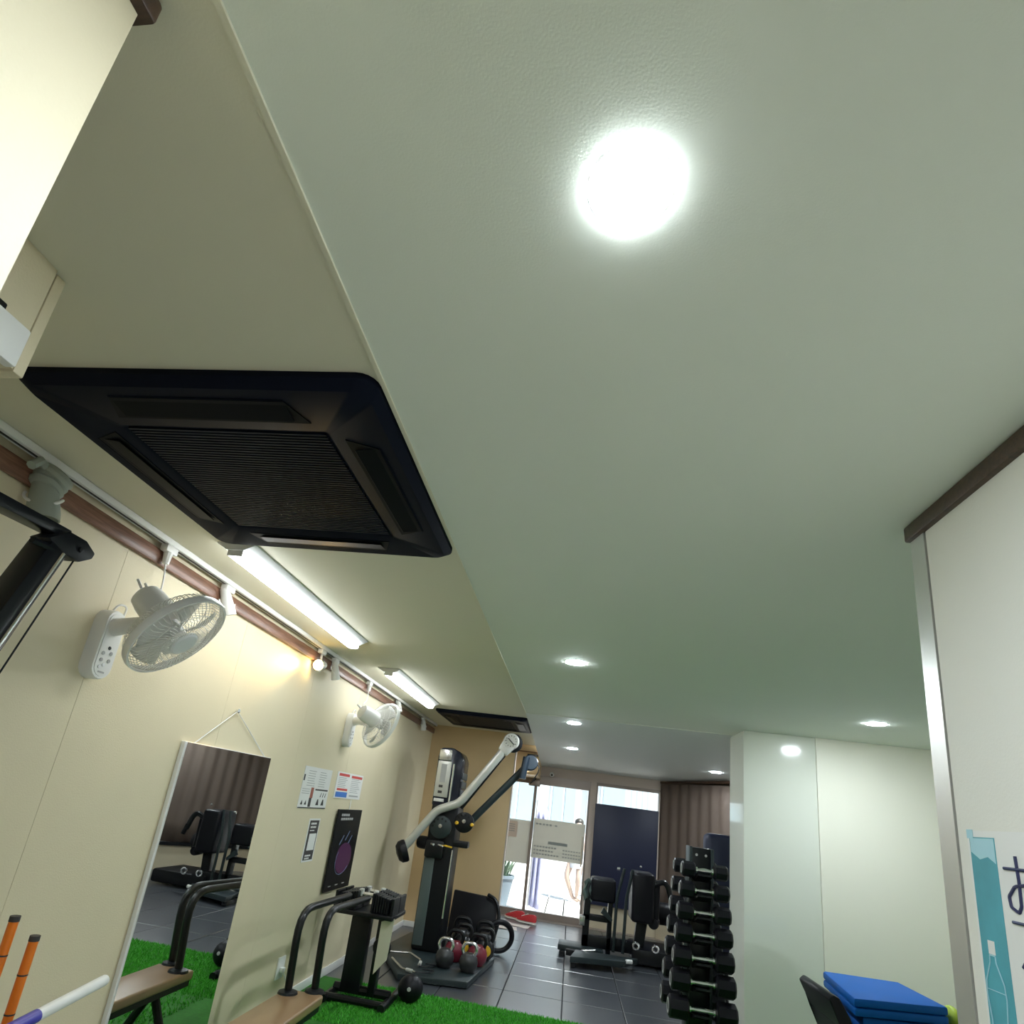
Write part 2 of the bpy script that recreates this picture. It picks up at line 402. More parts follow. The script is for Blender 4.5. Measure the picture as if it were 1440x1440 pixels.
# brown curtain wall running back from the window corner
cA, cB = Vector((1.27, 9.15, 0)), Vector((2.02, 8.22, 0))
dn = (cB - cA).normalized(); nn = Vector((-dn.y, dn.x, 0)); nn = nn if nn.y < 0 else -nn
wc = MB(); wc.prism([cA - nn*.06, cB - nn*.06, cB - nn*.12, cA - nn*.12], (0, 0, 2.2)); struct('wall_curtain_backing', wc, M_curtain)
wc = MB(); wc.prism([cA + nn*.03, cB + nn*.03 + dn*.6, cB - nn*.06 + dn*.6, cA - nn*.06], (0, 0, .33)); struct('wall_kick_right', wc, M_kick)
ct = MB(); L_ = (cB - cA).length + .5
ct.grid(lambda u, v: cA + dn * (u * L_) + nn * (.02 + .009 * math.sin(u * 62) + .006 * math.sin(u * 23 + v)) + Vector((0, 0, .36 + v * (zs(8.7) - .42))), 110, 6)
cu = thing('curtain', (cA + cB) / 2 + Vector((0, 0, .36)), 'brown pleated curtain beside the entrance window', 'curtain')
o = obj('cloth', ct, M_curtain, cu)
md = o.modifiers.new('thickness', 'SOLIDIFY'); md.thickness = .004
cr = MB(); cr.tube([cA + nn*.03 + Vector((0, 0, zs(9.1) - .035)), cB + nn*.03 + dn*.5 + Vector((0, 0, zs(8.0) - .035))], .016, 8)
obj('curtain_rail', cr, M_brown, cu)
cr = MB(); cr.prism([cA + nn*.035 + Vector((0, 0, .315)), cB + nn*.035 + dn*.5 + Vector((0, 0, .315)), cB + nn*.06 + dn*.5 + Vector((0, 0, .315)), cA + nn*.06 + Vector((0, 0, .315))], (0, 0, .045))
struct('trim_8', cr, M_black, label='black sill strip under the curtain')

sh = thing('door_banner', (-.16, YB + .03, .78), 'beige sheet with printed notice lines across the glass door', 'banner')
obj('sheet', MB().box(-1.35, -.56, YB + .02, YB + .023, .68, 1.27), M_sheet, sh)
obj('sheet', MB().box(-.53, .215, YB + .02, YB + .023, .78, 1.32), M_sheet, sh)
pr = MB()
pr.box(-.30, -.02, YB + .0165, YB + .0175, .985, 1.025)
for r_, (a, b) in enumerate([(-.50, -.20), (-.50, -.22), (-.50, -.14)]):
    x = a
    while x < b: pr.box(x, x + .03, YB + .0165, YB + .0175, .93 - r_ * .05, .95 - r_ * .05); x += .042
for r_ in range(3):
    x = -.08
    while x < .18: pr.box(x, x + .026, YB + .0165, YB + .0175, .92 - r_ * .045, .937 - r_ * .045); x += .038
for x in (-.5, -.45, -.4, -.35, -.3, -.22): pr.box(x, x + .032, YB + .0165, YB + .0175, 1.235, 1.26)
obj('print', pr, M_gprint, sh)['kind'] = 'stuff'
nt_ = thing('door_notice', (-.86, YB, 1.1), 'pale pink notice taped to the left door pane', 'notice')
obj('paper', MB().box(-.93, -.76, YB - .001, YB + .001, 1.02, 1.24), M_notice, nt_)
pr = MB()
for r_ in range(4): pr.box(-.91, -.80, YB - .0025, YB - .0015, 1.19 - r_ * .03, 1.198 - r_ * .03)
obj('print', pr, M_gprint, nt_)['kind'] = 'stuff'
ds = thing('door_sensor', (-.31, 9.08, 1.90), 'small white round sensor under the entrance lintel', 'sensor')
obj('body', MB().lathe([(0, 0), (.03, 0), (.035, .02), (.03, .05), (0, .05)], (-.33, YB - .08, 1.965), (0, -1, -.3), 14), M_white, ds)
obj('lens', MB().lathe([(0, 0), (.016, 0), (.014, .012), (0, .014)], (-.33, YB - .128, 1.95), (0, -1, -.3), 12), M_black, ds)
dc = thing('door_closer', (-.56, YB - .08, 1.78), 'brown door closer box at the head of the door post', 'door closer')
obj('body', MB().box(-.66, -.49, YB - .09, YB - .03, 1.765, 1.85, .01), M_frame, dc)
obj('arm', MB().tube([(-.64, YB - .10, 1.79), (-.56, YB - .16, 1.86), (-.54, YB - .10, 1.97)], .008, 6), M_black, dc)
bb = thing('black_board', (.79, YB - .07, .3), 'large dark navy board covering the lower window', 'board')
obj('panel', MB().box(.335, 1.225, YB - .085, YB - .045, .30, 1.635, .004), M_navy, bb)
obj('edge_strip', MB().box(1.225, 1.24, YB - .085, YB - .04, .30, 1.90), M_post, bb)

# ------------------------------------------------------------------ outside
dk = sempty('floor_deck', (0, 10.6, -.15), 'pale wooden deck outside the door')
for i in range(24):
    x = -3.0 + i * .30
    obj('deck_board', MB().box(x + .010, x + .290, YB + .12, 13.3, -.15, -.11, .003, 1), M_deck, dk)
struct('floor_gap_slab', MB().box(-3.2, 4.3, YB + .12, 13.3, -.3, -.2), M_slab)  # dark ground slab added under the deck so the board gaps look dark
struct('floor_street', MB().box(-14, 14, 13.3, 22, -.3, -.2), M_deck, label='pale street beyond the deck')
hs = thing('white_house', (0, 17, -.2), 'white house across the street seen through the glass door', 'building')
obj('wall', MB().box(-9, 9, 17, 17.4, -.2, 8), M_house, hs)
for (x0, x1, z0, z1) in ((-2.1, -.9, .9, 2.3), (-.6, .15, .9, 2.3), (.75, 2.1, 1.2, 2.6), (-4.6, -3.4, .9, 2.3), (3.6, 5, .9, 2.4)):
    wn_ = obj('window', MB().box(x0, x1, 16.94, 17.0, z0, z1), M_hframe, hs)
    obj('pane', MB().box(x0 + .07, (x0 + x1) / 2 - .03, 16.92, 16.945, z0 + .07, z1 - .07), M_hglass, wn_)
    obj('pane', MB().box((x0 + x1) / 2 + .03, x1 - .07, 16.92, 16.945, z0 + .07, z1 - .07), M_hglass, wn_)
obj('downpipe', MB().tube([(.42, 16.9, -.2), (.42, 16.9, 4)], .05, 8), M_hframe, hs)
obj('ledge', MB().box(-9, 9, 16.8, 17, 2.75, 2.85), M_house, hs)
fn = thing('slatted_fence', (1.95, 13.6, -.2), 'grey slatted screen standing beyond the right window', 'fence')
for i in range(12):
    obj('slat', MB().box(1.15 + i * .115, 1.23 + i * .115, 13.6, 13.63, -.2, 2.6), M_hframe, fn)
for z in (.3, 1.5, 2.4): obj('rail', MB().box(1.12, 2.55, 13.64, 13.68, z, z + .06), M_hframe, fn)
pb = thing('planter_box', (-1.28, 10.5, -.11), 'grey-blue planter tub on the deck behind the left pane', 'planter')
obj('tub', MB().lathe([(0, 0), (.2, 0), (.27, .42), (.29, .44), (.29, .48), (.25, .48), (.24, .40), (0, .40)], (-1.12, 10.5, -.11), n=28), mat('planter_grey', (.16, .20, .24), .6), pb)
lb = MB()
for i in range(40):
    a = random.uniform(0, 2*PI); r = random.uniform(.02, .24); h = random.uniform(.1, .5)
    p = Vector((-1.12 + r * math.cos(a), 10.5 + r * math.sin(a), .28)); q = p + Vector((math.cos(a) * .15, math.sin(a) * .15, h))
    s_ = Vector((-math.sin(a), math.cos(a), 0)) * .03; mid = (p + q) / 2 + Vector((0, 0, .06))
    v = [lb.bm.verts.new(x) for x in (p, mid + s_, q, mid - s_)]; lb.bm.faces.new(v)
obj('foliage', lb, mat('dull_leaf', (.14, .22, .14), .6), pb, smooth=0)
bf = thing('standing_banner', (-.48, 10.3, -.11), 'lavender folded banner on a stand outside the door', 'banner')
bf_m = MB(); bf_m.grid(lambda u, v: (-.56 + u * .17, 10.3 + .03 * math.sin(u * 14) * (1 - .5 * v), .0 + v * 1.5 - .05 * u), 16, 10)
fo = obj('cloth', bf_m, mat('lavender_cloth', (.38, .38, .55), .8), bf); fo.modifiers.new('thickness', 'SOLIDIFY').thickness = .006
obj('pole', MB().tube([(-.57, 10.3, -.11), (-.57, 10.3, 1.6)], .012, 8), M_alu, bf)
obj('base', MB().lathe([(0, 0), (.17, 0), (.17, .04), (.03, .07), (0, .07)], (-.57, 10.3, -.11), n=20), M_hframe, bf)

# person walking past outside (one continuous skinned body)
def person(loc, label):
    pts = {'pel': (0, 0, .80), 'sp': (0, .01, 1.0), 'ch': (0, .0, 1.14), 'nk': (0, -.01, 1.26), 'hd': (0, -.02, 1.34), 'tp': (0, -.02, 1.46),
           'hl': (-.08, 0, .77), 'kl': (-.17, -.05, .43), 'al': (-.02, .06, .07), 'tl': (.10, -.0, .03),
           'hr': (.08, 0, .77), 'kr': (.06, -.1, .42), 'ar': (.05, .03, .09), 'tr': (.17, -.02, .03),
           'sl': (-.15, 0, 1.19), 'el': (-.21, .05, .95), 'wl': (-.17, -.08, .75), 'gl': (-.15, -.12, .68),
           'sr': (.15, 0, 1.19), 'er': (.20, -.02, .95), 'wr': (.20, -.14, .77), 'gr': (.2, -.18, .71)}
    rad = {'pel': .13, 'sp': .115, 'ch': .125, 'nk': .048, 'hd': .075, 'tp': .07, 'hl': .085, 'kl': .055, 'al': .036, 'tl': .034, 'hr': .085, 'kr': .055, 'ar': .036, 'tr': .034,
           'sl': .055, 'el': .04, 'wl': .027, 'gl': .026, 'sr': .055, 'er': .04, 'wr': .027, 'gr': .026}
    ed = [('pel', 'sp'), ('sp', 'ch'), ('ch', 'nk'), ('nk', 'hd'), ('hd', 'tp'), ('pel', 'hl'), ('hl', 'kl'), ('kl', 'al'), ('al', 'tl'), ('pel', 'hr'), ('hr', 'kr'), ('kr', 'ar'), ('ar', 'tr'),
          ('ch', 'sl'), ('sl', 'el'), ('el', 'wl'), ('wl', 'gl'), ('ch', 'sr'), ('sr', 'er'), ('er', 'wr'), ('wr', 'gr')]
    ks = list(pts); me = bpy.data.meshes.new('body'); me.from_pydata([pts[k_] for k_ in ks], [(ks.index(a), ks.index(b)) for a, b in ed], [])
    root = thing('person', loc, label, 'person')
    o = bpy.data.objects.new('body', me); COL.objects.link(o); o.parent = root
    o.modifiers.new('skin', 'SKIN'); sv = me.skin_vertices[0].data
    for i, k_ in enumerate(ks): sv[i].radius = (rad[k_], rad[k_]); sv[i].use_root = (k_ == 'pel')
    o.modifiers.new('sub', 'SUBSURF').levels = 2; o.modifiers['sub'].render_levels = 2
    me.materials.append(mat('bare_legs', (.45, .33, .27), .6))
    hz = Vector(loc)
    hm = MB(); hm.sphere(hz + Vector((0, .02, 1.43)), .088, (1, 1.05, .95)); obj('hair', hm, mat('dark_hair', (.03, .025, .02), .5), root)
    tm = MB(); tm.lathe([(.145, .60), (.150, .78), (.135, .98), (.150, 1.14), (.13, 1.22), (.06, 1.255)], hz, n=20); obj('shirt', tm, mat('pale_shirt', (.5, .5, .52), .8), root)
    return root
person((.17, 12.4, -.11), 'person in a pale shirt walking past outside, only bare lower legs showing')

# ------------------------------------------------------------------ air conditioners
def aircon(cx, cy, label):
    t = thing('ceiling_air_conditioner', (cx, cy, CZ), label, 'air conditioner', 'black ceiling cassette air conditioners')
    z1 = CZ + .004; h = .475
    def rr(hh, rad, z, n=5):
        out = []
        for (sx, sy, a0) in ((1, 1, 0), (-1, 1, 90), (-1, -1, 180), (1, -1, 270)):
            for k_ in range(n + 1):
                a = math.radians(a0 + 90 * k_ / n); out.append((cx + sx * (hh - rad) + rad * math.cos(a), cy + sy * (hh - rad) + rad * math.sin(a), z))
        return out
    mb = MB(); rings = []
    for hh, z in ((h, z1), (h, z1 - .016), (h - .022, z1 - .036), (.30, z1 - .036), (.29, z1 - .028)):
        rings.append([mb.bm.verts.new(p) for p in rr(hh, .045 if hh > .4 else .012, z)])
    for A, B in zip(rings, rings[1:]):
        n = len(A)
        for k_ in range(n): mb.bm.faces.new((A[k_], A[(k_+1) % n], B[(k_+1) % n], B[k_]))
    obj('panel', mb, M_ac, t)
    obj('grille', MB().box(cx - .292, cx + .292, cy - .292, cy + .292, z1 - .028, z1 - .018), M_acg, t)
    sl = MB()
    for i in range(46):
        y = cy - .28 + i * .56 / 45; sl.box(cx - .286, cx + .286, y - .0032, y + .0032, z1 - .034, z1 - .027)
    o = obj('grille_slats', sl, M_acg, t); o['kind'] = 'stuff'
    for k_ in range(4):
        mbv = MB(); a = k_ * PI / 2; R = Matrix.Rotation(a, 3, 'Z')
        poly = [(-.27, .335), (.27, .335), (.235, .415), (-.235, .415)]
        P = [R @ Vector((x, y, 0)) + Vector((cx, cy, z1 - .0385)) for x, y in poly]
        mbv.prism(P, (0, 0, .012)); v = obj('outlet_slot', mbv, M_acd, t)
        mbr = MB(); c_ = R @ Vector((0, .378, 0)) + Vector((cx, cy, z1 - .040))
        mbr.obox(c_, (.47, .058, .003), R @ Matrix.Rotation(.12, 3, 'X'), .001, 1); obj('vane', mbr, M_acd, v)
        mbe = MB(); e0 = R @ Vector((-.235, .418, 0)) + Vector((cx, cy, z1 - .037)); e1 = R @ Vector((.235, .418, 0)) + Vector((cx, cy, z1 - .037))
        mbe.tube([e0, e1], .002, 5); obj('slot_lip', mbe, M_ac, v)
    return t
aircon(-.985, 1.50, 'large black square ceiling air conditioner nearest the lens')
aircon(-.978, 6.34, 'smaller looking black ceiling air conditioner above the cable machine')

# ------------------------------------------------------------------ long ceiling lamps
def long_lamp(y0, y1, label):
    cx = -1.425
    t = thing('ceiling_tube_lamp', (cx, (y0 + y1) / 2, CZ), label, 'lamp', 'long white ceiling lamps')
    z = CZ + .004
    mb = MB(); prof = [(-.085, 0), (.085, 0), (.085, -.006), (.040, -.030), (-.040, -.030), (-.085, -.006)]
    mb.prism([(cx + x, y0, z + q) for x, q in prof], (0, y1 - y0, 0)); obj('wing_body', mb, M_whitem, t)
    mb = MB(); prof = [(-.036, -.028), (.036, -.028), (.034, -.048), (.022, -.058), (-.022, -.058), (-.034, -.048)]
    mb.prism([(cx + x, y0 + .012, z + q) for x, q in prof], (0, y1 - y0 - .024, 0)); obj('light_bar', mb, M_tube, t)
    for a, b in ((y0 + .006, y0 + .012), (y1 - .012, y1 - .006)):
        obj('end_cap', MB().box(cx - .034, cx + .034, a, b, z - .056, z - .028, .002, 1), M_white, t)
long_lamp(2.02, 3.42, 'long white ceiling lamp just behind the large air conditioner')
long_lamp(4.16, 5.56, 'farther long white ceiling lamp beside the second fan')

# ------------------------------------------------------------------ round ceiling lamps
def down(x, y, z, label, r=.060, tilt=0):
    t = thing('ceiling_downlight', (x, y, z), label, 'lamp', 'round ceiling lamps')
    ax = Vector((0, -tilt, -1))
    obj('ring', MB().lathe([(r, -.002), (r + .005, -.002), (r + .005, .0001), (r, .0008)], (x, y, z), ax, 40, True), M_white, t)
    obj('lens', MB().lathe([(0, .0055), (r * .4, .0053), (r * .7, .0045), (r * .9, .0028), (r + .001, .0008), (r + .001, -.002), (0, -.002)], (x, y, z), ax, 40), M_lamp, t)
sl_ = (CZ - ZB) / (YB - YS)
down(.011, .630, CZ, 'big bright round lamp in the ceiling near the lens')
down(-.047, 3.45, CZ, 'round ceiling lamp before the ceiling joint, second in the row')
down(-.047, 5.76, zs(5.76), 'round lamp just past the ceiling joint, third in the row', tilt=sl_)
down(-.051, 7.24, zs(7.24), 'small round lamp nearest the glass door, last in the row', tilt=sl_)
down(1.708, 7.76, zs(7.76), 'round lamp above the brown curtain', tilt=sl_)
down(2.011, 4.372, CZ, 'round lamp in front of the white wall panels')

# ------------------------------------------------------------------ track rail and its spotlights
tr = thing('lighting_track', (-1.735, 4, CZ), 'white lighting track along the wall above the moulding', 'track')
obj('rail', MB().box(-1.757, -1.717, .80, 7.2, CZ - .022, CZ + .003, .002, 1), M_white, tr)
obj('slot', MB().box(-1.742, -1.732, .80, 7.2, CZ - .0235, CZ - .021), M_dprint, tr)
def adapter(mb, y, ln=.075): mb.box(-1.754, -1.720, y - ln/2, y + ln/2, CZ - .052, CZ - .021, .005)
def plug(y, label, cord):
    t = thing('track_plug', (-1.737, y, CZ - .05), label, 'plug', 'track plugs')
    mb = MB(); adapter(mb, y, .07); obj('adapter', mb, M_white, t)
    obj('socket', MB().tube([(-1.737, y, CZ - .05), (-1.735, y, CZ - .10)], .016, 10, radii=[.019, .013]), M_white, t)
    obj('cord', MB().tube(cord, .0035, 6, round_=.04), M_white, t)
def spot(y, aim, label, lit=False, body=M_white, ln=.13, r=.032, drop=.085, yoff=0):
    t = thing('track_spotlight', (-1.737, y, CZ - .05), label, 'spotlight', 'track spotlights')
    mb = MB(); adapter(mb, y); obj('adapter', mb, M_white, t)
    p = Vector((-1.725, y + yoff, CZ - .052 - drop)); a = Vector(aim).normalized()
    obj('stem', MB().tube([(-1.737, y, CZ - .05), (-1.735, y + yoff * .4, CZ - .085), p], .009, 8), M_white, t)
    obj('yoke', MB().torus(p, r + .006, .005, (a.y, -a.x, .2), 18, 6, 0, PI), M_white, t)
    obj('shade', MB().lathe([(0, -ln*.5), (r*.65, -ln*.5), (r*.75, -ln*.3), (r, ln*.35), (r, ln*.5), (r*.9, ln*.5), (r*.85, ln*.3), (0, ln*.3)], p, a, 22), body, t)
    if lit:
        obj('bulb', MB().sphere(p + a * ln * .46, r * .92, u=16, v=10), M_warm, t)
        ld = bpy.data.lights.new('spot_glow', 'SPOT'); ld.energy = 22; ld.color = (1, .62, .16); ld.spot_size = 1.05; ld.spot_blend = .9; ld.shadow_soft_size = .02
        lo = bpy.data.objects.new('spot_glow', ld); COL.objects.link(lo); lo.parent = t
        lo.location = p + a * (ln * .46 + .04) - world_loc(t); lo.rotation_euler = (-a).to_track_quat('Z', 'Y').to_euler()
    return t, p
plug(2.05, 'white track plug above the near fan with its cord', [(-1.735, 2.05, 2.17), (-1.72, 2.05, 2.10), (-1.70, 2.03, 2.04), (-1.60, 1.93, 2.00)])
plug(4.66, 'white track plug above the far fan with its cord', [(-1.735, 4.66, 2.17), (-1.72, 4.62, 2.08), (-1.68, 4.45, 2.03), (-1.60, 4.24, 1.97)])
spot(2.50, (.25, .35, -.9), 'white track spotlight behind the near fan', drop=.05)
spot(3.66, (.06, -.95, -.22), 'glowing warm yellow track spotlight over the mirror', lit=True, drop=.075, ln=.10, r=.036)
spot(3.90, (.1, .35, -.9), 'unlit white track spotlight right behind the glowing one', drop=.055, r=.03)
spot(5.52, (.2, -.1, -.9), 'tiny white track spotlight just past the far fan', drop=.03, ln=.09)
spot(6.55, (.1, .15, -.9), 'last white track spotlight near the ochre wall', drop=.05, ln=.12)
t, p = spot(1.455, (.2, .1, -.95), 'grey cloth-wrapped track spotlight at the left edge', body=M_cloth, drop=.075, ln=.16, r=.046)
cl = MB()
for i in range(3):
    cl.torus(p + Vector((random.uniform(-.01, .01), random.uniform(-.01, .01), .075 - .02 * i)), .035, .018, (random.uniform(-.4, .4), random.uniform(-.4, .4), 1), 20, 8)
cl.tube([p + Vector((0, -.02, .08)), p + Vector((.02, -.07, .085)), p + Vector((.03, -.10, .05))], .014, 7)
obj('knotted_cloth', cl, M_cloth, t)

# ------------------------------------------------------------------ wall fans
def fan(C, a, plate_y, plate_z, label, cage=.18):
    C = Vector(C); a = Vector(a).normalized()
    t = thing('wall_fan', (XL, plate_y, plate_z), label, 'fan', 'white wall fans')
    # wall plate: rounded capsule, deep body
    def caps(w_, h_, x, n=8):
        out = []
        for (cz, a0) in ((plate_z + h_/2 - w_/2, 0), (plate_z - h_/2 + w_/2, 180)):
            for k_ in range(n + 1):
                an = math.radians(a0 + 180 * k_ / n); out.append((x, plate_y + w_/2 * math.cos(an), cz + w_/2 * math.sin(an)))
        return out
    mb = MB(); rings = [[mb.bm.verts.new(p) for p in caps(w_, h_, x)] for w_, h_, x in ((.098, .262, XL), (.098, .262, XL + .04), (.090, .254, XL + .052))]
    for A, B in zip(rings, rings[1:]):
        n = len(A)
        for k_ in range(n): mb.bm.faces.new((A[k_], A[(k_+1) % n], B[(k_+1) % n], B[k_]))
    mb.bm.faces.new(rings[-1]); body = obj('wall_plate', mb, M_white, t)
    mb = MB(); mb.prism(caps(.074, .236, XL + .0515), (.003, 0, 0)); pn = obj('control_panel', mb, M_paper, t)
    for (dy, dz) in ((-.018, -.035), (.018, -.03), (-.018, -.06), (.018, -.058), (0, -.075), (-.016, -.085)):
        obj('button', MB().lathe([(0, 0), (.007, 0), (.007, .002), (0, .0025)], (XL + .0545, plate_y + dy, plate_z + dz), (1, 0, 0), 12), M_gprint if dz > -.07 else M_whitem, pn)
    obj('indicator', MB().lathe([(0, 0), (.007, 0), (.006, .002), (0, .0025)], (XL + .0545, plate_y + .004, plate_z - .012), (1, 0, 0), 12), M_black, pn)
    obj('nameplate', MB().box(XL + .054, XL + .0553, plate_y - .015, plate_y + .015, plate_z - .106, plate_z - .100), M_gprint, pn)
    # arm to the neck
    neck = C - a * .115 + Vector((-.02, 0, -.045))
    top = Vector((XL + .03, plate_y, plate_z + .065))
    mid = Vector((XL + .10, plate_y * .8 + neck.y * .2, plate_z + .075))
    obj('arm', MB().tube([top, mid, neck], .03, 14, radii=[.036, .031, .026]), M_white, t)
    obj('neck', MB().tube([neck + Vector((0, 0, -.02)), C - a * .12], .022, 12), M_white, t)
    # motor housing
    obj('motor_housing', MB().lathe([(0, -.215), (.035, -.213), (.052, -.20), (.058, -.17), (.062, -.075), (.060, -.065), (0, -.065)], C, a, 28), M_white, t)
    for s_ in (-1, 1):
        q = C - a * .21 + Vector((0, .02 * s_, .015)); obj('pull_tab', MB().tube([q, q - a * .03 + Vector((0, 0, .012))], .005, 6), M_whitem, t)
    # cages
    u = a.cross(Vector((0, 0, 1))).normalized(); v = a.cross(u)
    obj('cage_ring', MB().lathe([(cage - .003, -.014), (cage + .004, -.014), (cage + .007, 0), (cage + .004, .014), (cage - .003, .014)], C, a, 56, True), M_white, t)
    fw = MB(); bw = MB(); NW = 60
    for i in range(NW):
        an = 2*PI*i/NW; d = math.cos(an) * u + math.sin(an) * v; an2 = an + .35; d2 = math.cos(an2) * u + math.sin(an2) * v
        fw.tube([C + d * .05 + a * .048, C + (d * .5 + d2 * .5).normalized() * .11 + a * .042, C + d2 * (cage - .02) + a * .026, C + d2 * cage], .0011, 4, False)
        bw.tube([C + d * .06 - a * .07, C + d * .12 - a * .066, C + d * (cage - .015) - a * .045, C + d * cage], .0013, 4, False)
    for rr_, h in ((.09, .045), (.13, .038)): fw.torus(C + a * h, rr_, .0014, a, 48, 5)
    for rr_, h in ((.10, -.067), (.15, -.055)): bw.torus(C + a * h, rr_, .0016, a, 48, 5)
    o1 = obj('front_cage_wires', fw, M_cagew, t); o1['kind'] = 'stuff'
    o2 = obj('rear_cage_wires', bw, M_cagew, t); o2['kind'] = 'stuff'
    obj('cage_badge', MB().lathe([(0, .056), (.045, .053), (.053, .046), (.053, .042), (0, .042)], C, a, 28), M_whitem, t)
    obj('hub', MB().lathe([(0, .02), (.03, .015), (.035, -.02), (.035, -.045), (0, -.045)], C, a, 20), M_white, t)
    for i in range(5):
        an = 2*PI*i/5
        def f(x, y, an=an):
            r_ = .03 + x * .122; th = an + (y - .5) * (1.02 - .15 * x) + .35 * x
            return C + r_ * (math.cos(th) * u + math.sin(th) * v) + a * (-.012 + (y - .5) * .034)
        bm_ = MB(); bm_.grid(f, 6, 6); b_ = obj('blade', bm_, M_blade_f, t); b_.modifiers.new('thickness', 'SOLIDIFY').thickness = .0016
    # loops of cord beside the plate
    pz = plate_z + .13
    obj('cord_loop', MB().tube([(XL + .02, plate_y - .01, pz - .02), (XL + .03, plate_y + .005, pz + .03), (XL + .03, plate_y + .05, pz + .035), (XL + .02, plate_y + .055, pz - .03)], .004, 6, round_=.02), M_white, t)
    return t
fan((-1.46, 1.885, 1.834), (.754, .133, -.643), 1.90, 1.775, 'large looking white wall fan nearest the lens')
fan((-1.47, 4.36, 1.868), (.604, .72, -.342), 4.46, 1.815, 'smaller looking white wall fan beyond the mirror')

# ------------------------------------------------------------------ mirror with cord
mt_ = thing('wall_mirror', (XL, 2.94, 0), 'tall frameless wall mirror hung by a cord under the fan', 'mirror')
obj('backing_board', MB().box(XL + .001, XL + .022, 2.535, 3.345, .03, 1.497, .002, 1), M_white, mt_)
obj('mirror_pane', MB().box(XL + .022, XL + .026, 2.545, 3.343, .035, 1.494), M_mirror, mt_)
obj('hanging_cord', MB().tube([(XL + .008, 2.62, 1.495), (XL + .010, 2.905, 1.695), (XL + .008, 3.30, 1.495)], .0025, 6), M_whitem, mt_)
obj('hook', MB().lathe([(0, 0), (.008, 0), (.008, .012), (.012, .014), (.012, .017), (0, .018)], (XL, 2.905, 1.697), (1, 0, 0), 12), M_chrome, mt_)

# ------------------------------------------------------------------ posters
def poster(name, y0, y1, z0, z1, label, m_=M_paper, cat='poster', th=.0025):
    t = thing(name, (XL, (y0 + y1) / 2, z0), label, cat)
    obj('sheet', MB().box(XL + .001, XL + .001 + th, y0, y1, z0, z1), m_, t)
    return t
def pbox(mb, y0, y1, z0, z1, lift=.0042): mb.box(XL + .003, XL + lift, y0, y1, z0, z1)
# exercise leaflet
t = poster('exercise_leaflet', 3.88, 4.35, 1.222, 1.495, 'glossy white leaflet with small exercise photos, left of the red headed notice', cat='leaflet')
a = MB(); random.seed(3)
for c_ in range(2):
    for r_ in range(7): pbox(a, 3.95 + c_ * .19, 4.08 + c_ * .19 - random.uniform(0, .03), 1.465 - r_ * .016, 1.469 - r_ * .016)
for r_ in range(3): pbox(a, 3.90, 4.02, 1.345 - r_ * .014, 1.349 - r_ * .014)
obj('printed_text', a, M_gprint, t)
a = MB(); pbox(a, 4.11, 4.33, 1.343, 1.353); pbox(a, 3.885, 4.345, 1.223, 1.229); pbox(a, 3.885, 3.905, 1.40, 1.44)
for y in (3.91, 3.97): a.prism([(XL + .003, y, 1.245), (XL + .003, y + .035, 1.245), (XL + .003, y + .022, 1.275)], (.0012, 0, 0))
for y in (4.16, 4.25): a.prism([(XL + .003, y, 1.245), (XL + .003, y + .05, 1.245), (XL + .003, y + .035, 1.285), (XL + .003, y + .02, 1.285)], (.0012, 0, 0))
for y in (4.21, 4.25, 4.29): a.prism([(XL + .003, y, 1.30), (XL + .003, y + .012, 1.30), (XL + .003, y + .022, 1.33), (XL + .003, y + .016, 1.33)], (.0012, 0, 0))
pbox(a, 4.035, 4.075, 1.232, 1.29); obj('printed_figures', a, M_dprint, t)
a = MB(); pbox(a, 4.04, 4.085, 1.29, 1.36); obj('printed_photo', a, M_skin_p, t)
# red headed notice
t = poster('rules_notice', 4.462, 5.045, 1.305, 1.500, 'white notice with red headings and a blue box', cat='notice')
a = MB(); pbox(a, 4.50, 4.72, 1.470, 1.490); pbox(a, 4.77, 5.02, 1.466, 1.486); pbox(a, 4.50, 4.72, 1.362, 1.378); obj('red_headings', a, M_red, t)
a = MB(); pbox(a, 4.49, 4.73, 1.313, 1.352); obj('blue_box', a, M_blue, t)
a = MB()
for r_ in range(6): pbox(a, 4.50, 4.70 - random.uniform(0, .06), 1.455 - r_ * .0135, 1.459 - r_ * .0135)
for r_ in range(8): pbox(a, 4.78, 5.00 - random.uniform(0, .07), 1.455 - r_ * .0145, 1.459 - r_ * .0145)
pbox(a, 4.78, 4.99, 1.322, 1.335); obj('printed_text', a, M_gprint, t)
# black label with blank square (code left out)
t = poster('black_label', 4.125, 4.31, .870, 1.155, 'small black and white label under the exercise leaflet', cat='label')
a = MB(); pbox(a, 4.14, 4.297, .882, 1.143, .0040); obj('black_field', a, M_dprint, t)
a = MB()
for z0, z1, y1 in ((1.115, 1.128, 4.27), (1.092, 1.104, 4.27), (1.072, 1.079, 4.24), (.905, .916, 4.26), (.888, .898, 4.25)):
    y = 4.165
    while y < y1 - .012: pbox(a, y, y + .014, z0, z1, .0046); y += .019
pbox(a, 4.17, 4.285, .945, 1.055, .0046); obj('white_print', a, M_paper, t)
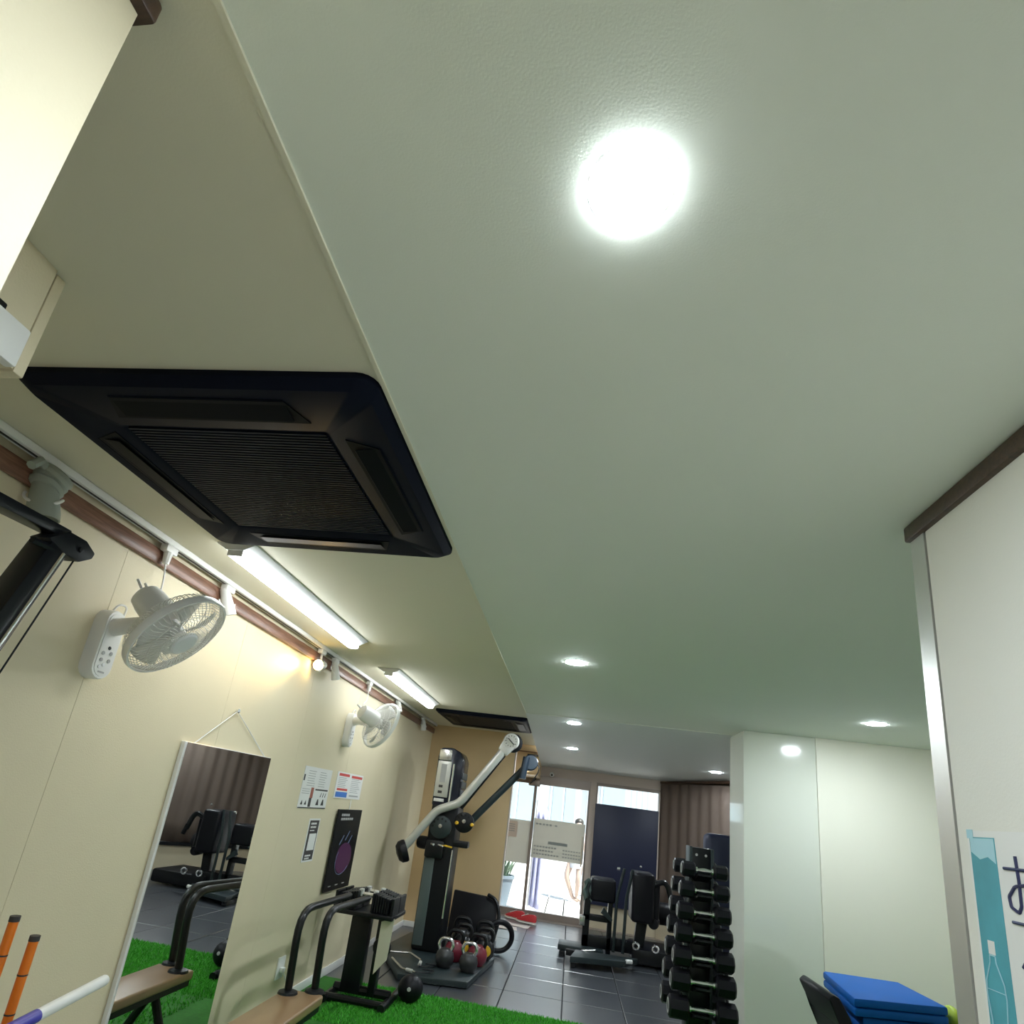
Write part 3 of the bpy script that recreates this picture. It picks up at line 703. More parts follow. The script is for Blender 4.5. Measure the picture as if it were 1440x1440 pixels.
# black poster hanging by a string
t = thing('black_poster', (XL, 4.83, .62), 'tall black poster with purple loop picture, hanging by a string', 'poster')
obj('board', MB().box(XL + .012, XL + .024, 4.585, 5.115, .632, 1.225, .001, 1), M_black, t)
obj('string', MB().tube([(XL + .008, 4.84, 1.30), (XL + .012, 4.83, 1.225)], .004, 6), M_white, t)
def lp(mb, y, z, dy, dz): mb.box(XL + .0235, XL + .0252, y, y + dy, z, z + dz)
a = MB()
for z, n in ((1.175, 4), (1.145, 6)):
    for i in range(n): lp(a, 4.66 + i * .045, z, .036, .018)
for i in range(3): lp(a, 4.66 + i * .14, .665, .05, .006)
obj('white_letters', a, M_gprint, t)
a = MB(); C_ = Vector((XL + .0245, 4.87, .86))
def ringp(mb, c, ry, rz, th, tilt, a0, a1, n=40):
    P = []
    for k_ in range(n + 1):
        an = a0 + (a1 - a0) * k_ / n; y, z = ry * math.cos(an), rz * math.sin(an)
        P.append(c + Vector((0, y * math.cos(tilt) - z * math.sin(tilt), y * math.sin(tilt) + z * math.cos(tilt))))
    mb.tube(P, th, 6)
mb = MB(); pts = [C_ + Vector((0, .16 * math.cos(x) - .05 * math.sin(x), .11 * math.sin(x) + .03 * math.cos(x))) for x in [2*PI*i/36 for i in range(36)]]
mb.prism(pts, (.001, 0, 0)); obj('purple_shape', mb, M_purple, t)
ringp(a, C_ + Vector((.001, 0, 0)), .165, .115, .0025, .25, PI * .75, PI * 1.7); obj('steel_rim', a, M_pblue, t)
a = MB(); 
for (y, z) in ((4.72, 1.0), (4.83, 1.03), (4.90, .995)):
    a.prism([(XL + .0242, y, z - .035), (XL + .0242, y + .012, z - .04), (XL + .0242, y + .085, z + .03), (XL + .0242, y + .07, z + .032)], (.001, 0, 0))
obj('light_streaks', a, M_pblue, t)
# wall socket by the bench
t = thing('wall_socket', (XL, 4.14, .16), 'cream wall socket low on the wall behind the bench handles', 'socket')
obj('plate', MB().box(XL, XL + .01, 4.10, 4.20, .17, .30, .003), M_white, t)
obj('plug', MB().box(XL + .01, XL + .035, 4.13, 4.17, .21, .24, .006), M_white, t)
obj('cord', MB().tube([(XL + .03, 4.15, .215), (XL + .05, 4.20, .14), (XL + .03, 4.3, .03)], .004, 6, round_=.05), M_white, t)

# ------------------------------------------------------------------ right wall: handmade water poster
t = thing('water_poster', (XR, 1.2, 1.0), 'white handmade poster with teal water-bottle strip on the partition', 'poster')
xw = XR - .001
obj('sheet', MB().box(XR - .003, XR - .0005, .98, 1.492, .80, 1.475), M_paper, t)
obj('teal_strip', MB().box(XR - .0038, XR - .0030, 1.405, 1.484, .80, 1.462), M_teal, t)
obj('pale_wash', MB().prism([(XR - .0042, 1.407, 1.460), (XR - .0042, 1.482, 1.460), (XR - .0042, 1.482, 1.432), (XR - .0042, 1.455, 1.418), (XR - .0042, 1.43, 1.424), (XR - .0042, 1.407, 1.412)], (.0004, 0, 0)), M_pale, t)
bo = MB(); yb = 1.452
bo.prism([(XR - .0045, yb - .010, 1.24), (XR - .0045, yb + .010, 1.24), (XR - .0045, yb + .010, 1.265), (XR - .0045, yb - .010, 1.265)], (.0006, 0, 0))
obj('bottle_cap_print', bo, M_paper, t)
bo = MB(); prof = [(.008, 1.238), (.009, 1.225), (.026, 1.19), (.028, 1.165), (.022, 1.12), (.025, 1.05), (.026, .95), (.024, .88)]
L1 = [Vector((XR - .0045, yb - y, z)) for y, z in prof]; L2 = [Vector((XR - .0045, yb + y, z)) for y, z in prof]
bo.tube(L1, .0012, 5); bo.tube(L2, .0012, 5); bo.tube([L1[0], L2[0]], .0012, 5); bo.tube([L1[3] + Vector((0, 0, .01)), L2[3] + Vector((0, 0, .01))], .0008, 5)
bo.prism([(XR - .0045, yb - .014, .95), (XR - .0045, yb - .006, .95), (XR - .0045, yb - .003, 1.10), (XR - .0045, yb - .010, 1.11)], (.0006, 0, 0))
obj('bottle_print', bo, M_pale, t)
def stroke(mb, pts, y0, z0, s_, r):
    mb.tube([(XR - .0040, y0 - x * s_, z0 + z * s_) for x, z in pts], r, 6, round_=.004)
lt = MB(); y0, z0, s_ = 1.385, 1.330, .10    # hiragana O
stroke(lt, [(0, .76), (.75, .76)], y0, z0, s_, .0032)
stroke(lt, [(.36, 1.0), (.38, .55), (.36, .1), (.28, -.02), (.08, .06), (.05, .25), (.25, .45), (.6, .50), (.85, .35), (.85, .12), (.62, .0)], y0, z0, s_, .0032)
stroke(lt, [(.82, .92), (1.0, .78)], y0, z0, s_, .0032)
obj('handwritten_letter', lt, M_ink, t)
lt = MB(); y0, z0 = 1.378, 1.222            # katakana A
stroke(lt, [(0, .88), (.85, .88), (.62, .58)], y0, z0, s_, .0032); stroke(lt, [(.42, .80), (.40, .45), (.12, .12)], y0, z0, s_, .0032)
obj('handwritten_letter', lt, M_ink, t)
for y, z in ((1.482, 1.465),): obj('tape', MB().box(XR - .0048, XR - .0042, y - .012, y + .008, z - .006, z + .012), M_pale, t)

# white device on the jamb at the left edge
t = thing('wall_device', (-1.06, .70, 2.03), 'white box with a black side at the left picture edge', 'device')
obj('front_cover', MB().box(-1.062, -1.038, .62, .738, 2.02, 2.10, .004), M_white, t)
obj('back_case', MB().box(-1.072, -1.060, .61, .70, 2.025, 2.125, .003), M_black, t)

# ------------------------------------------------------------------ black pulley tower at the left edge
t = thing('pulley_tower', (-1.32, .95, 0), 'black pulley tower with slanted mast at the left edge', 'gym machine')
obj('top_beam', MB().prism([(-1.30, .80, 1.907), (-1.30, 1.20, 1.915), (-1.30, 1.20, 1.888), (-1.30, .80, 1.872)], (-.05, 0, 0), .004), M_blackm, t)
hd = MB(); hd.prism([(-1.285, 1.135, 1.865), (-1.285, 1.18, 1.905), (-1.285, 1.235, 1.905), (-1.285, 1.272, 1.885), (-1.285, 1.268, 1.868), (-1.285, 1.235, 1.845), (-1.285, 1.17, 1.845)], (-.06, 0, 0), .004)
hd_o = obj('pulley_head', hd, M_black, t)
obj('bolt', MB().lathe([(0, 0), (.007, 0), (.007, .005), (0, .006)], (-1.285, 1.225, 1.875), (1, 0, 0), 8), M_blackm, hd_o)
obj('stop_peg', MB().tube([(-1.29, 1.10, 1.842), (-1.29, 1.16, 1.845)], .008, 6), M_black, t)
mp_ = MB(); mp_.prism([(-1.285, 1.147, 1.865), (-1.285, 1.198, 1.848), (-1.285, 1.131, 1.60), (-1.285, .82, .40), (-1.285, .74, .40)], (-.07, 0, 0), .004); obj('mast', mp_, M_blackm, t)
obj('mast_edge', MB().tube([(-1.283, 1.183, 1.845), (-1.283, .80, .4)], .004, 6), M_silver, t)
obj('base', MB().box(-1.42, -1.22, .55, 1.15, 0, .41, .01), M_blackm, t)
obj('cable', MB().tube([(-1.30, 1.232, 1.848), (-1.30, 1.155, 1.53), (-1.30, .86, .415)], .0022, 6), M_black, t)

# ------------------------------------------------------------------ orange poles and white stick
def pole(p, label):
    t = thing('slalom_pole', (p[0], p[1], 0), label, 'pole', 'orange slalom poles')
    z = p[2]
    obj('shaft', MB().tube([(p[0], p[1], .03), (p[0], p[1], z - .012)], .0125, 12), M_orangep, t)
    obj('cap', MB().tube([(p[0], p[1], z - .014), (p[0], p[1], z)], .0135, 12), M_dprint, t)
    for q in (z - .10, z - .195): obj('band', MB().tube([(p[0], p[1], q), (p[0], p[1], q + .004)], .0131, 12), M_dprint, t)
    obj('foot', MB().lathe([(0, 0), (.028, 0), (.028, .03), (.018, .045), (0, .045)], (p[0], p[1], .004), n=20), M_black, t)
pole((-1.50, 1.647, .936), 'taller orange pole with black cap at the left edge')
pole((-1.46, 1.693, .885), 'orange pole with black cap right of its taller neighbour')
t = thing('exercise_stick', (-1.43, 1.78, .66), 'white foam stick with violet grip lying across the orange poles', 'stick')
pA, pB = Vector((-1.42, 1.98, .713)), Vector((-1.40, 1.66, .683)); dv = (pB - pA)
obj('white_tube', MB().tube([pA, pA + dv * .80], .0165, 14), M_white, t)
obj('round_tip', MB().sphere(pA, .0165, u=12, v=8), M_white, t)
obj('violet_grip', MB().tube([pA + dv * .80, pA + dv * 1.15], .0172, 14), M_bluev, t)
obj('white_tube', MB().tube([pA + dv * 1.15, pA + dv * 2.2], .0165, 14), M_white, t)
t = thing('stick_rack', (-1.38, 1.45, 0), 'low black rack holding the foam stick', 'rack')
obj('post', MB().tube([(-1.40, 1.50, .01), (-1.40, 1.50, .648)], .012, 8), M_black, t)
obj('foot', MB().box(-1.5, -1.3, 1.44, 1.56, .004, .02, .004), M_black, t)

# ------------------------------------------------------------------ bench with curved handles
t = thing('flat_bench', (-1.36, 3.0, 0), 'low flat bench with two curved black tube handles by the mirror', 'bench')
obj('pad', MB().box(-1.475, -1.25, 2.35, 3.58, .255, .305, .012, 3), mat('vinyl_tan_reflection', (.30, .19, .10), .28, ior=1.7, bump=.06, bscale=300), t)  # black vinyl pad; the cream wall's reflection is painted in as tan
obj('pad_underside', MB().box(-1.465, -1.26, 2.36, 3.57, .225, .257), M_black, t)
for y in (2.5, 3.42):
    obj('leg', MB().tube([(-1.47, y, .02), (-1.36, y, .23)], .022, 10), M_blackm, t); obj('leg', MB().tube([(-1.25, y, .02), (-1.36, y, .23)], .022, 10), M_blackm, t)
obj('spine', MB().box(-1.385, -1.335, 2.4, 3.55, .19, .226, .004), M_blackm, t)
for (x, y, e) in ((-1.425, 3.50, (-1.44, 4.26, .70)), (-1.315, 3.60, (-1.33, 4.34, .69))):
    h_ = obj('handle', MB().tube([(x, y, .30), (x + .004, y - .06, .72), Vector(e)], .021, 14, round_=.16), M_blackm, t)
    obj('flange', MB().lathe([(0, 0), (.055, 0), (.05, .012), (.024, .02), (0, .02)], (x, y, .303), n=20), M_black, h_)

# ------------------------------------------------------------------ adjustable dumbbells on a stand
t = thing('dumbbell_stand', (-1.40, 4.62, 0), 'black stand carrying two adjustable dumbbells beside the curved handles', 'stand')
obj('post', MB().box(-1.50, -1.36, 4.58, 4.66, .04, .56, .006), M_blackm, t)
obj('post', MB().box(-1.30, -1.25, 4.58, 4.66, .04, .56, .006), M_blackm, t)
obj('tray', MB().box(-1.60, -1.17, 4.46, 4.82, .545, .575, .006), M_blackm, t)
obj('foot', MB().tube([(-1.55, 4.42, .03), (-1.55, 4.85, .03)], .026, 10), M_blackm, t)
obj('foot', MB().tube([(-1.14, 4.42, .03), (-1.14, 4.85, .03)], .026, 10), M_blackm, t)
obj('cross_bar', MB().tube([(-1.56, 4.47, .035), (-1.13, 4.47, .035)], .024, 10), M_blackm, t)
obj('lower_bar', MB().tube([(-1.55, 4.62, .06), (-1.14, 4.62, .06)], .03, 10), M_blackm, t)
obj('cable_clip', MB().torus((-1.235, 4.55, .36), .045, .022, (0, 1, 0), 18, 8), M_black, t)
obj('sign_plate', MB().prism([(-1.255, 4.50, .53), (-1.165, 4.50, .56), (-1.175, 4.50, .30), (-1.255, 4.50, .20)], (0, .008, 0)), mat('beige_plate', (.62, .58, .46), .6), t)
def block_db(x, y, z, label):
    t = thing('adjustable_dumbbell', (x, y, z), label, 'dumbbell', 'adjustable dumbbells')
    for s_ in (-1, 1):
        for i in range(7):
            w_ = .016; x0 = x + s_ * (.062 + i * .019)
            obj('weight_plate', MB().box(x0 - w_/2, x0 + w_/2, y - .075 + .004 * (i % 2), y + .075, z, z + .125 - .004 * i, .004, 1), M_black, t)
        obj('end_block', MB().box(x + s_ * .21 - .01, x + s_ * .21 + .01, y - .08, y + .08, z, z + .11, .004, 1), M_blackm, t)
        obj('selector_cap', MB().box(x + s_ * .055 - .014, x + s_ * .055 + .014, y - .022, y + .022, z + .085, z + .135, .004, 1), M_silverp, t)
    obj('handle', MB().tube([(x - .055, y, z + .10), (x + .055, y, z + .10)], .016, 12), M_silver, t)
block_db(-1.40, 4.56, .576, 'adjustable block dumbbell on the stand, nearer of the two')
block_db(-1.40, 4.73, .576, 'adjustable block dumbbell on the stand, farther of the two')
# things on the floor beside the stand
t = thing('medicine_ball', (-1.03, 4.74, 0), 'dark rubber ball on the floor beside the dumbbell stand', 'ball')
obj('ball', MB().sphere((-1.03, 4.74, .095), .090, u=24, v=16), M_vinyl, t)
obj('valve', MB().lathe([(0, 0), (.014, 0), (.012, .004), (0, .005)], (-1.02, 4.653, .11), (.1, -1, .15), 10), M_gprint, t)

# ------------------------------------------------------------------ cable machine
t = thing('cable_machine', (-1.2, 6.2, 0), 'grey and black dual-arm cable machine in front of the ochre wall', 'gym machine')
base = MB(); base.prism([(-1.62, 5.95, .004), (-1.25, 5.20, .004), (-.70, 5.32, .004), (-.60, 6.26, .004), (-.90, 6.75, .004), (-1.55, 6.75, .004)], (0, 0, .05), .012); obj('base_plate', base, M_teald, t)
obj('column', MB().box(-1.37, -1.10, 6.02, 6.36, .05, 1.36, .03, 3), M_black, t)
obj('weight_window', MB().box(-1.355, -1.26, 6.005, 6.03, .10, .92, .004), M_window_g, t)
obj('guide_edge', MB().tube([(-1.105, 6.02, .35), (-1.10, 6.02, .95)], .008, 8), M_chrome, t)
obj('carriage', MB().box(-1.36, -1.18, 5.96, 6.04, .86, 1.02, .015), M_blackm, t)
shr = MB(); shr.prism([(-1.375, 6.02, 1.33), (-1.115, 6.02, 1.33), (-1.115, 6.02, 1.80), (-1.15, 6.02, 1.87), (-1.24, 6.02, 1.91), (-1.36, 6.02, 1.90), (-1.38, 6.02, 1.82)], (0, .36, 0), .02); so = obj('shroud', shr, mat('navy_gloss', (.012, .016, .035), .2), t)
obj('front_plate', MB().box(-1.365, -1.225, 6.003, 6.022, 1.42, 1.77, .006), M_silverp, so)
obj('plate_cap', MB().box(-1.365, -1.235, 6.003, 6.022, 1.775, 1.885, .01), M_silver, so)
obj('edge_chrome', MB().tube([(-1.20, 6.012, 1.36), (-1.20, 6.012, 1.75)], .012, 8), M_chrome, so)
pr = MB(); pr.box(-1.325, -1.27, 6.0005, 6.003, 1.56, 1.74); so2 = obj('label_strip', pr, M_gprint, so)
pr = MB(); pr.box(-1.325, -1.285, 6.0005, 6.003, 1.51, 1.535); pr.box(-1.325, -1.285, 6.0005, 6.003, 1.455, 1.48); obj('label_icon', pr, M_dprint, so)
obj('name_strip', MB().box(-1.355, -1.255, 5.998, 6.018, 1.375, 1.405, .002), M_white, so)
for i in range(4): obj('side_panel', MB().box(-1.125, -1.106, 6.05, 6.34, 1.36 + i * .085, 1.425 + i * .085, .004), M_teald, so)
# arm with counter pad
AY = 5.93
arm = MB(); P = [(-1.565, AY, .905), (-1.35, AY, 1.21), (-1.29, AY, 1.295), (-1.08, AY, 1.385), (-.72, AY, 1.92)]
arm.tube(P, .040, 12, round_=.06); aa = obj('arm', arm, M_silverp, t)
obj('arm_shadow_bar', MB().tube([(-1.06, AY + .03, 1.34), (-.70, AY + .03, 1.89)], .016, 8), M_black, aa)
cp = MB(); cp.lathe([(0, -.03), (.10, -.03), (.105, -.01), (.10, .03), (.07, .06), (0, .07)], (-1.555, AY, .885), (-.62, -.25, -.30), 24); obj('counter_pad', cp, M_vinyl, aa)
hd = MB(); hd.lathe([(0, -.03), (.072, -.03), (.08, -.02), (.08, .02), (.072, .03), (0, .03)], (-.645, AY, 2.03), (0, -1, 0), 28)
hd.prism([(-.705, AY - .028, 2.07), (-.60, AY - .028, 1.97), (-.68, AY - .028, 1.885), (-.765, AY - .028, 1.945)], (0, .056, 0), .008); hh = obj('pulley_head', hd, M_silverp, aa)
tk = MB()
for i in range(12):
    an = 2*PI*i/12; d = Vector((math.cos(an), 0, math.sin(an))); c_ = Vector((-.645, AY - .031, 2.03)); tk.tube([c_ + d * .045, c_ + d * .058], .003, 5)
tk.tube([Vector((-.675, AY - .032, 2.055)), Vector((-.615, AY - .032, 2.0))], .006, 6); obj('dial_marks', tk, M_dprint, hh)
obj('pulley_rim', MB().torus((-.630, AY + .045, 2.02), .075, .02, (0, 1, 0), 24, 8), M_black, hh)
# pivot discs
for (x, z, r_, y, m_, kn) in ((-1.235, 1.145, .105, 5.955, M_teald, False), (-1.015, 1.215, .095, 5.975, M_black, True)):
    dd = obj('pivot_disc', MB().lathe([(0, -.012), (r_, -.012), (r_, .012), (r_ * .9, .018), (0, .018)], (x, y, z), (0, -1, 0), 32), m_, t)
    obj('pivot_bolt', MB().lathe([(0, 0), (.022, 0), (.018, .014), (0, .016)], (x, y - .017, z + .01), (0, -1, 0), 14), M_silver, dd)
    for k_ in range(5):
        an = .9 + k_ * .55; obj('index_hole', MB().lathe([(0, 0), (.011, 0), (.011, .002), (0, .002)], (x + r_ * .72 * math.cos(an), y - .0175, z + r_ * .72 * math.sin(an)), (0, -1, 0), 10), M_black, dd)
    if kn:
        for dx in (-.065, .085): obj('yellow_knob', MB().lathe([(0, 0), (.016, 0), (.019, .02), (.012, .034), (0, .036)], (x + dx, y - .018, z - .012), (0, -1, 0), 14), M_yellow, dd)
BY = 6.25
arm = MB(); arm.tube([(-1.00, BY, 1.22), (-.92, BY, 1.32), (-.52, BY, 1.80)], .036, 12); ab = obj('arm', arm, M_teald, t)
hd = MB(); hd.lathe([(0, -.035), (.07, -.035), (.08, -.02), (.08, .02), (.07, .035), (0, .035)], (-.46, BY, 1.87), (.2, -1, .1), 26); hd.tube([(-.50, BY - .05, 1.92), (-.52, BY - .06, 1.70)], .035, 12)
hb = obj('pulley_head', hd, mat('navy_plastic', (.015, .03, .05), .35), ab)
obj('cable_end', MB().tube([(-.41, BY, 1.90), (-.36, BY - .02, 1.83), (-.37, BY - .02, 1.78), (-.42, BY - .03, 1.68)], .006, 6), M_black, hb)
obj('pivot_bracket', MB().box(-1.12, -.96, 6.03, 6.14, .98, 1.04, .01), M_black, t)
for s_ in (0, 1): obj('pin', MB().tube([(-1.30 + .07 * s_, 5.95, .985), (-1.27 + .09 * s_, 5.92, .982)], .011, 8), M_chrome, t)
obj('yellow_pin', MB().tube([(-1.17, 5.94, .985), (-1.09, 5.92, .98)], .008, 8), M_yellow, t)
obj('roller_pad', MB().lathe([(0, -.05), (.055, -.05), (.06, -.03), (.06, .03), (.055, .05), (0, .05)], (-1.40, 6.05, .98), (1, -.3, 0), 20), M_vinyl, t)
# cable handles resting on the base
def strap(pts, label):
    t = thing('pull_bar', pts[0], label, 'gym bar', 'pull bars on the machine base')
    obj('bar', MB().tube(pts, .009, 8, round_=.02), M_silver, t)
    P0, P1 = Vector(pts[-2]), Vector(pts[-1])
    obj('grip', MB().tube([P0.lerp(P1, .3), P0.lerp(P1, .75)], .014, 10), M_silverp, t)
    q = P1; obj('strap_loop', MB().tube([q, q + Vector((.10, .04, .0)), q + Vector((.13, .14, .0)), q + Vector((.03, .12, 0))], .006, 6, round_=.03), M_black, t)
strap([(-1.50, 5.72, .075), (-1.30, 5.76, .085), (-1.16, 5.60, .08), (-1.14, 5.44, .072)], 'silver bent pull bar on the far side of the base')
strap([(-1.40, 5.54, .075), (-1.24, 5.29, .072), (-1.12, 5.255, .072)], 'long silver pull bar lying along the front of the base')

# ------------------------------------------------------------------ kettlebells
def kettlebell(x, y, z, s_, body, hand, label, band=None):
    t = thing('kettlebell', (x, y, z), label, 'kettlebell', 'kettlebells beside the cable machine')
    b = MB(); b.lathe([(0, 0), (.055*s_, 0), (.085*s_, .035*s_), (.095*s_, .085*s_), (.082*s_, .135*s_), (.05*s_, .165*s_), (0, .17*s_)], (x, y, z), n=24); obj('body', b, body, t)
    h = MB(); h.tube([(x - .055*s_, y, z + .15*s_), (x - .075*s_, y, z + .20*s_), (x - .05*s_, y, z + .255*s_), (x + .05*s_, y, z + .255*s_), (x + .075*s_, y, z + .20*s_), (x + .055*s_, y, z + .15*s_)], .017*s_, 10, round_=.04*s_); obj('handle', h, hand, t)
    if band:
        r = MB(); r.lathe([(0, 0), (.05*s_, 0), (.048*s_, .006), (0, .008)], (x + .02, y - .088*s_, z + .085*s_), (.1, -1, 0), 20); obj('badge', r, band, t)
zk = .056
kettlebell(-.965, 5.62, zk, .85, mat('grey_iron', (.03, .03, .033), .35), M_chrome, 'kettlebell with chrome handle, front left of the group')
kettlebell(-.755, 5.60, zk, .85, MATS['grey_iron'], M_chrome, 'kettlebell with chrome handle, front right of the group')
kettlebell(-.93, 5.88, zk, .95, M_maroon, M_blackm, 'maroon kettlebell, left of the second row')
kettlebell(-.72, 5.86, zk, .95, M_maroon, M_blackm, 'maroon kettlebell, right of the second row')
kettlebell(-.90, 6.14, zk, 1.0, M_blackm, M_blackm, 'black kettlebell with yellow badge, left of the third row', M_yellow)
kettlebell(-.69, 6.12, zk, 1.0, M_blackm, M_blackm, 'black kettlebell with yellow badge, right of the third row', M_yellow)
kettlebell(-.96, 6.40, zk, 1.05, M_blackm, M_blackm, 'black kettlebell at the back left of the group')
kettlebell(-.735, 6.37, zk, 1.05, M_blackm, M_blackm, 'black kettlebell at the back right of the group')
t = thing('exercise_ring', (-.66, 6.75, .004), 'black exercise ring standing behind the kettlebells', 'ring')
obj('ring', MB().torus((-.62, 6.66, .165), .135, .026, (-.35, 1, .1), 40, 10), M_vinyl, t)
obj('inner_seam', MB().torus((-.62, 6.66, .165), .11, .004, (-.35, 1, .1), 40, 6), M_gprint, t)
t = thing('padded_board', (-.95, 7.0, 0), 'big black padded board leaning behind the cable machine', 'board')
mbp = MB(); mbp.prism([(-1.20, 6.90, .06), (-.70, 6.90, .06), (-.70, 6.97, .34), (-.74, 7.0, .43), (-.80, 7.02, .46), (-1.20, 7.02, .48)], (0, .05, 0), .01); obj('pad', mbp, M_vinyl, t)
obj('side_tube', MB().tube([(-.70, 6.86, .06), (-.66, 6.93, .30), (-.72, 6.98, .45), (-.82, 7.0, .485)], .02, 10, round_=.08), M_blackm, t)
obj('base_bar', MB().box(-1.2, -.68, 6.86, 7.05, 0, .062, .006), M_blackm, t)

# ------------------------------------------------------------------ shoes and papers near the door
def shoe(x, y, rz, label):
    t = thing('running_shoe', (x, y, .004), label, 'shoe', 'red shoes by the door')
    R = Matrix.Rotation(rz, 3, 'Z'); o = Vector((x, y, .004))
    def sec(l, w_, h0, h1): return [o + R @ Vector(((l), w_ * a, h)) for a, h in ((-1, h0), (1, h0), (1.0, h0 + (h1 - h0) * .5), (.55, h1), (-.55, h1), (-1.0, h0 + (h1 - h0) * .5))]
    def loft(name, secs, m_):
        mb = MB(); rg = [[mb.bm.verts.new(p) for p in s_] for s_ in secs]
        for A, B in zip(rg, rg[1:]):
            for k_ in range(6): mb.bm.faces.new((A[k_], A[(k_+1) % 6], B[(k_+1) % 6], B[k_]))
        mb.bm.faces.new(rg[0]); mb.bm.faces.new(rg[-1]); return obj(name, mb, m_, t, smooth=60)
    loft('sole', [sec(-.14, .025, 0, .03), sec(-.10, .037, 0, .028), sec(0, .034, 0, .026), sec(.08, .046, 0, .026), sec(.13, .036, .006, .028), sec(.15, .012, .012, .028)], M_sole)
    loft('upper', [sec(-.138, .020, .028, .10), sec(-.10, .034, .028, .115), sec(-.03, .034, .026, .105), sec(.03, .036, .026, .085), sec(.09, .042, .026, .062), sec(.135, .022, .028, .042)], M_shoe)
    lc = MB()
    for i in range(4):
        c_ = o + R @ Vector((-.01 + .025 * i, 0, .106 - .011 * i)); d = R @ Vector((0, .024, 0)); lc.tube([c_ - d, c_ + Vector((0, 0, .006)), c_ + d], .004, 5)
    obj('laces', lc, M_sole, t)
shoe(-.64, 8.84, 2.75, 'red running shoe by the glass door, left one of the pair')
shoe(-.47, 8.68, 2.75, 'red running shoe by the glass door, right one of the pair')
for (x, y, a, lb_) in ((-.70, 8.15, .1, 'pale pink paper sheet on the floor nearer the kettlebells'), (-.56, 8.42, -.12, 'pale pink paper sheet on the floor nearer the shoes')):
    R = Matrix.Rotation(a, 3, 'Z'); t = thing('paper_sheet', (x, y, .001), lb_, 'paper', 'papers on the floor')
    mb = MB(); mb.grid(lambda u, v: Vector((x, y, .003)) + R @ Vector(((u - .5) * .30, (v - .5) * .21, .003 * math.sin(u * 5 + v * 3))), 6, 5)
    s_ = obj('sheet', mb, mat('pink_paper', (.74, .66, .62), .7), t); s_.modifiers.new('thickness', 'SOLIDIFY').thickness = .0008
    mb = MB(); mb.obox(Vector((x, y, .0075)) + R @ Vector((0, .06, 0)), (.2, .012, .0006), R); obj('print', mb, M_gprint, t)

# ------------------------------------------------------------------ leg machine
t = thing('leg_machine', (.55, 7.2, 0), 'black leg training machine with foot plates in front of the navy board', 'gym machine')
mb = MB(); mb.prism([(.10, 6.62, .05), (.64, 6.80, .05), (.80, 7.05, .05), (.16, 7.0, .05)], (0, 0, .055), .008); obj('foot_plate', mb, M_teald, t)
mb = MB(); mb.prism([(-.03, 7.12, .05), (.45, 7.12, .05), (.45, 7.45, .05), (-.02, 7.42, .05)], (0, 0, .055), .008); obj('foot_plate', mb, M_teald, t)
for x, y in ((.0, 7.2), (.12, 6.8)): obj('plate_edge', MB().box(x - .01, x + .05, y - .12, y + .1, .004, .05, .004), M_blackm, t)
obj('slot_bar', MB().box(.06, .62, 7.02, 7.10, .03, .085, .004), M_black, t)
for i in range(3): obj('bolt', MB().lathe([(0, 0), (.013, 0), (.011, .01), (0, .012)], (.20 + i * .07, 7.03, .082), (0, -.6, .8), 10), M_chrome, t)
obj('lock_lever', MB().tube([(.22, 7.0, .10), (.36, 7.0, .125)], .01, 8), M_silver, t)
obj('stopper', MB().tube([(.66, 6.84, .10), (.72, 6.86, .10)], .02, 10), M_white, t)
for x0, x1 in ((.555, .63), (.655, .72)):
    obj('guide_tube', MB().tube([(x0, 7.2, .10), (x0 + .01, 7.2, .64), (x1, 7.2, .935)], .017, 10, round_=.05), M_teald, t)
obj('tube_tip', MB().lathe([(0, 0), (.016, 0), (.016, .03), (0, .032)], (.58, 7.2, .925), (-1, 0, 0), 10), M_silver, t)
obj('frame_post', MB().box(.22, .29, 7.25, 7.34, 0, .74, .006), M_blackm, t)
obj('frame_post', MB().box(.48, .53, 7.25, 7.34, 0, .80, .006), M_blackm, t)
obj('cross_bar', MB().box(.22, .53, 7.25, 7.33, .36, .42, .006), M_blackm, t)
obj('cross_bar', MB().box(.22, .80, 7.25, 7.33, .10, .22, .006), M_blackm, t)
obj('seat_pad', MB().box(.28, .55, 7.20, 7.50, .56, .80, .03, 3), M_vinyl, t)
obj('back_pad', MB().box(.72, .96, 7.15, 7.55, .42, .92, .04, 3), M_vinyl, t)
obj('side_pad', MB().box(.93, 1.02, 7.2, 7.6, .46, .86, .03, 3), M_vinyl, t)
obj('support', MB().prism([(.76, 7.3, 0), (.86, 7.3, 0), (.92, 7.3, .5), (.80, 7.3, .5)], (0, .08, 0), .005), M_blackm, t)
obj('side_arm', MB().tube([(.92, 7.2, .80), (1.05, 7.2, .86), (1.10, 7.2, .82), (1.14, 7.18, .66)], .03, 10, round_=.04), M_blackm, t)
obj('arm_grip', MB().tube([(1.13, 7.18, .72), (1.16, 7.17, .60)], .026, 10), M_vinyl, t)
obj('roller', MB().lathe([(0, -.12), (.05, -.12), (.055, -.10), (.055, .10), (.05, .12), (0, .12)], (.98, 7.3, .43), (.2, 1, 0), 16), M_vinyl, t)
obj('rear_pad', MB().lathe([(0, -.16), (.10, -.16), (.12, -.13), (.12, .13), (.10, .16), (0, .16)], (1.18, 7.75, .48), (1, .1, 0), 24), M_vinyl, t)
for x in (.78, .98): obj('chrome_pin', MB().torus((x, 7.12, .205), .03, .012, (.3, 1, .1), 16, 6), M_chrome, t)
obj('rear_rail', MB().box(.75, 1.45, 7.2, 7.8, .02, .17, .03, 2), M_black, t)
obj('bolt', MB().sphere((.78, 7.0, .99), .012, u=10, v=6), M_chrome, t)
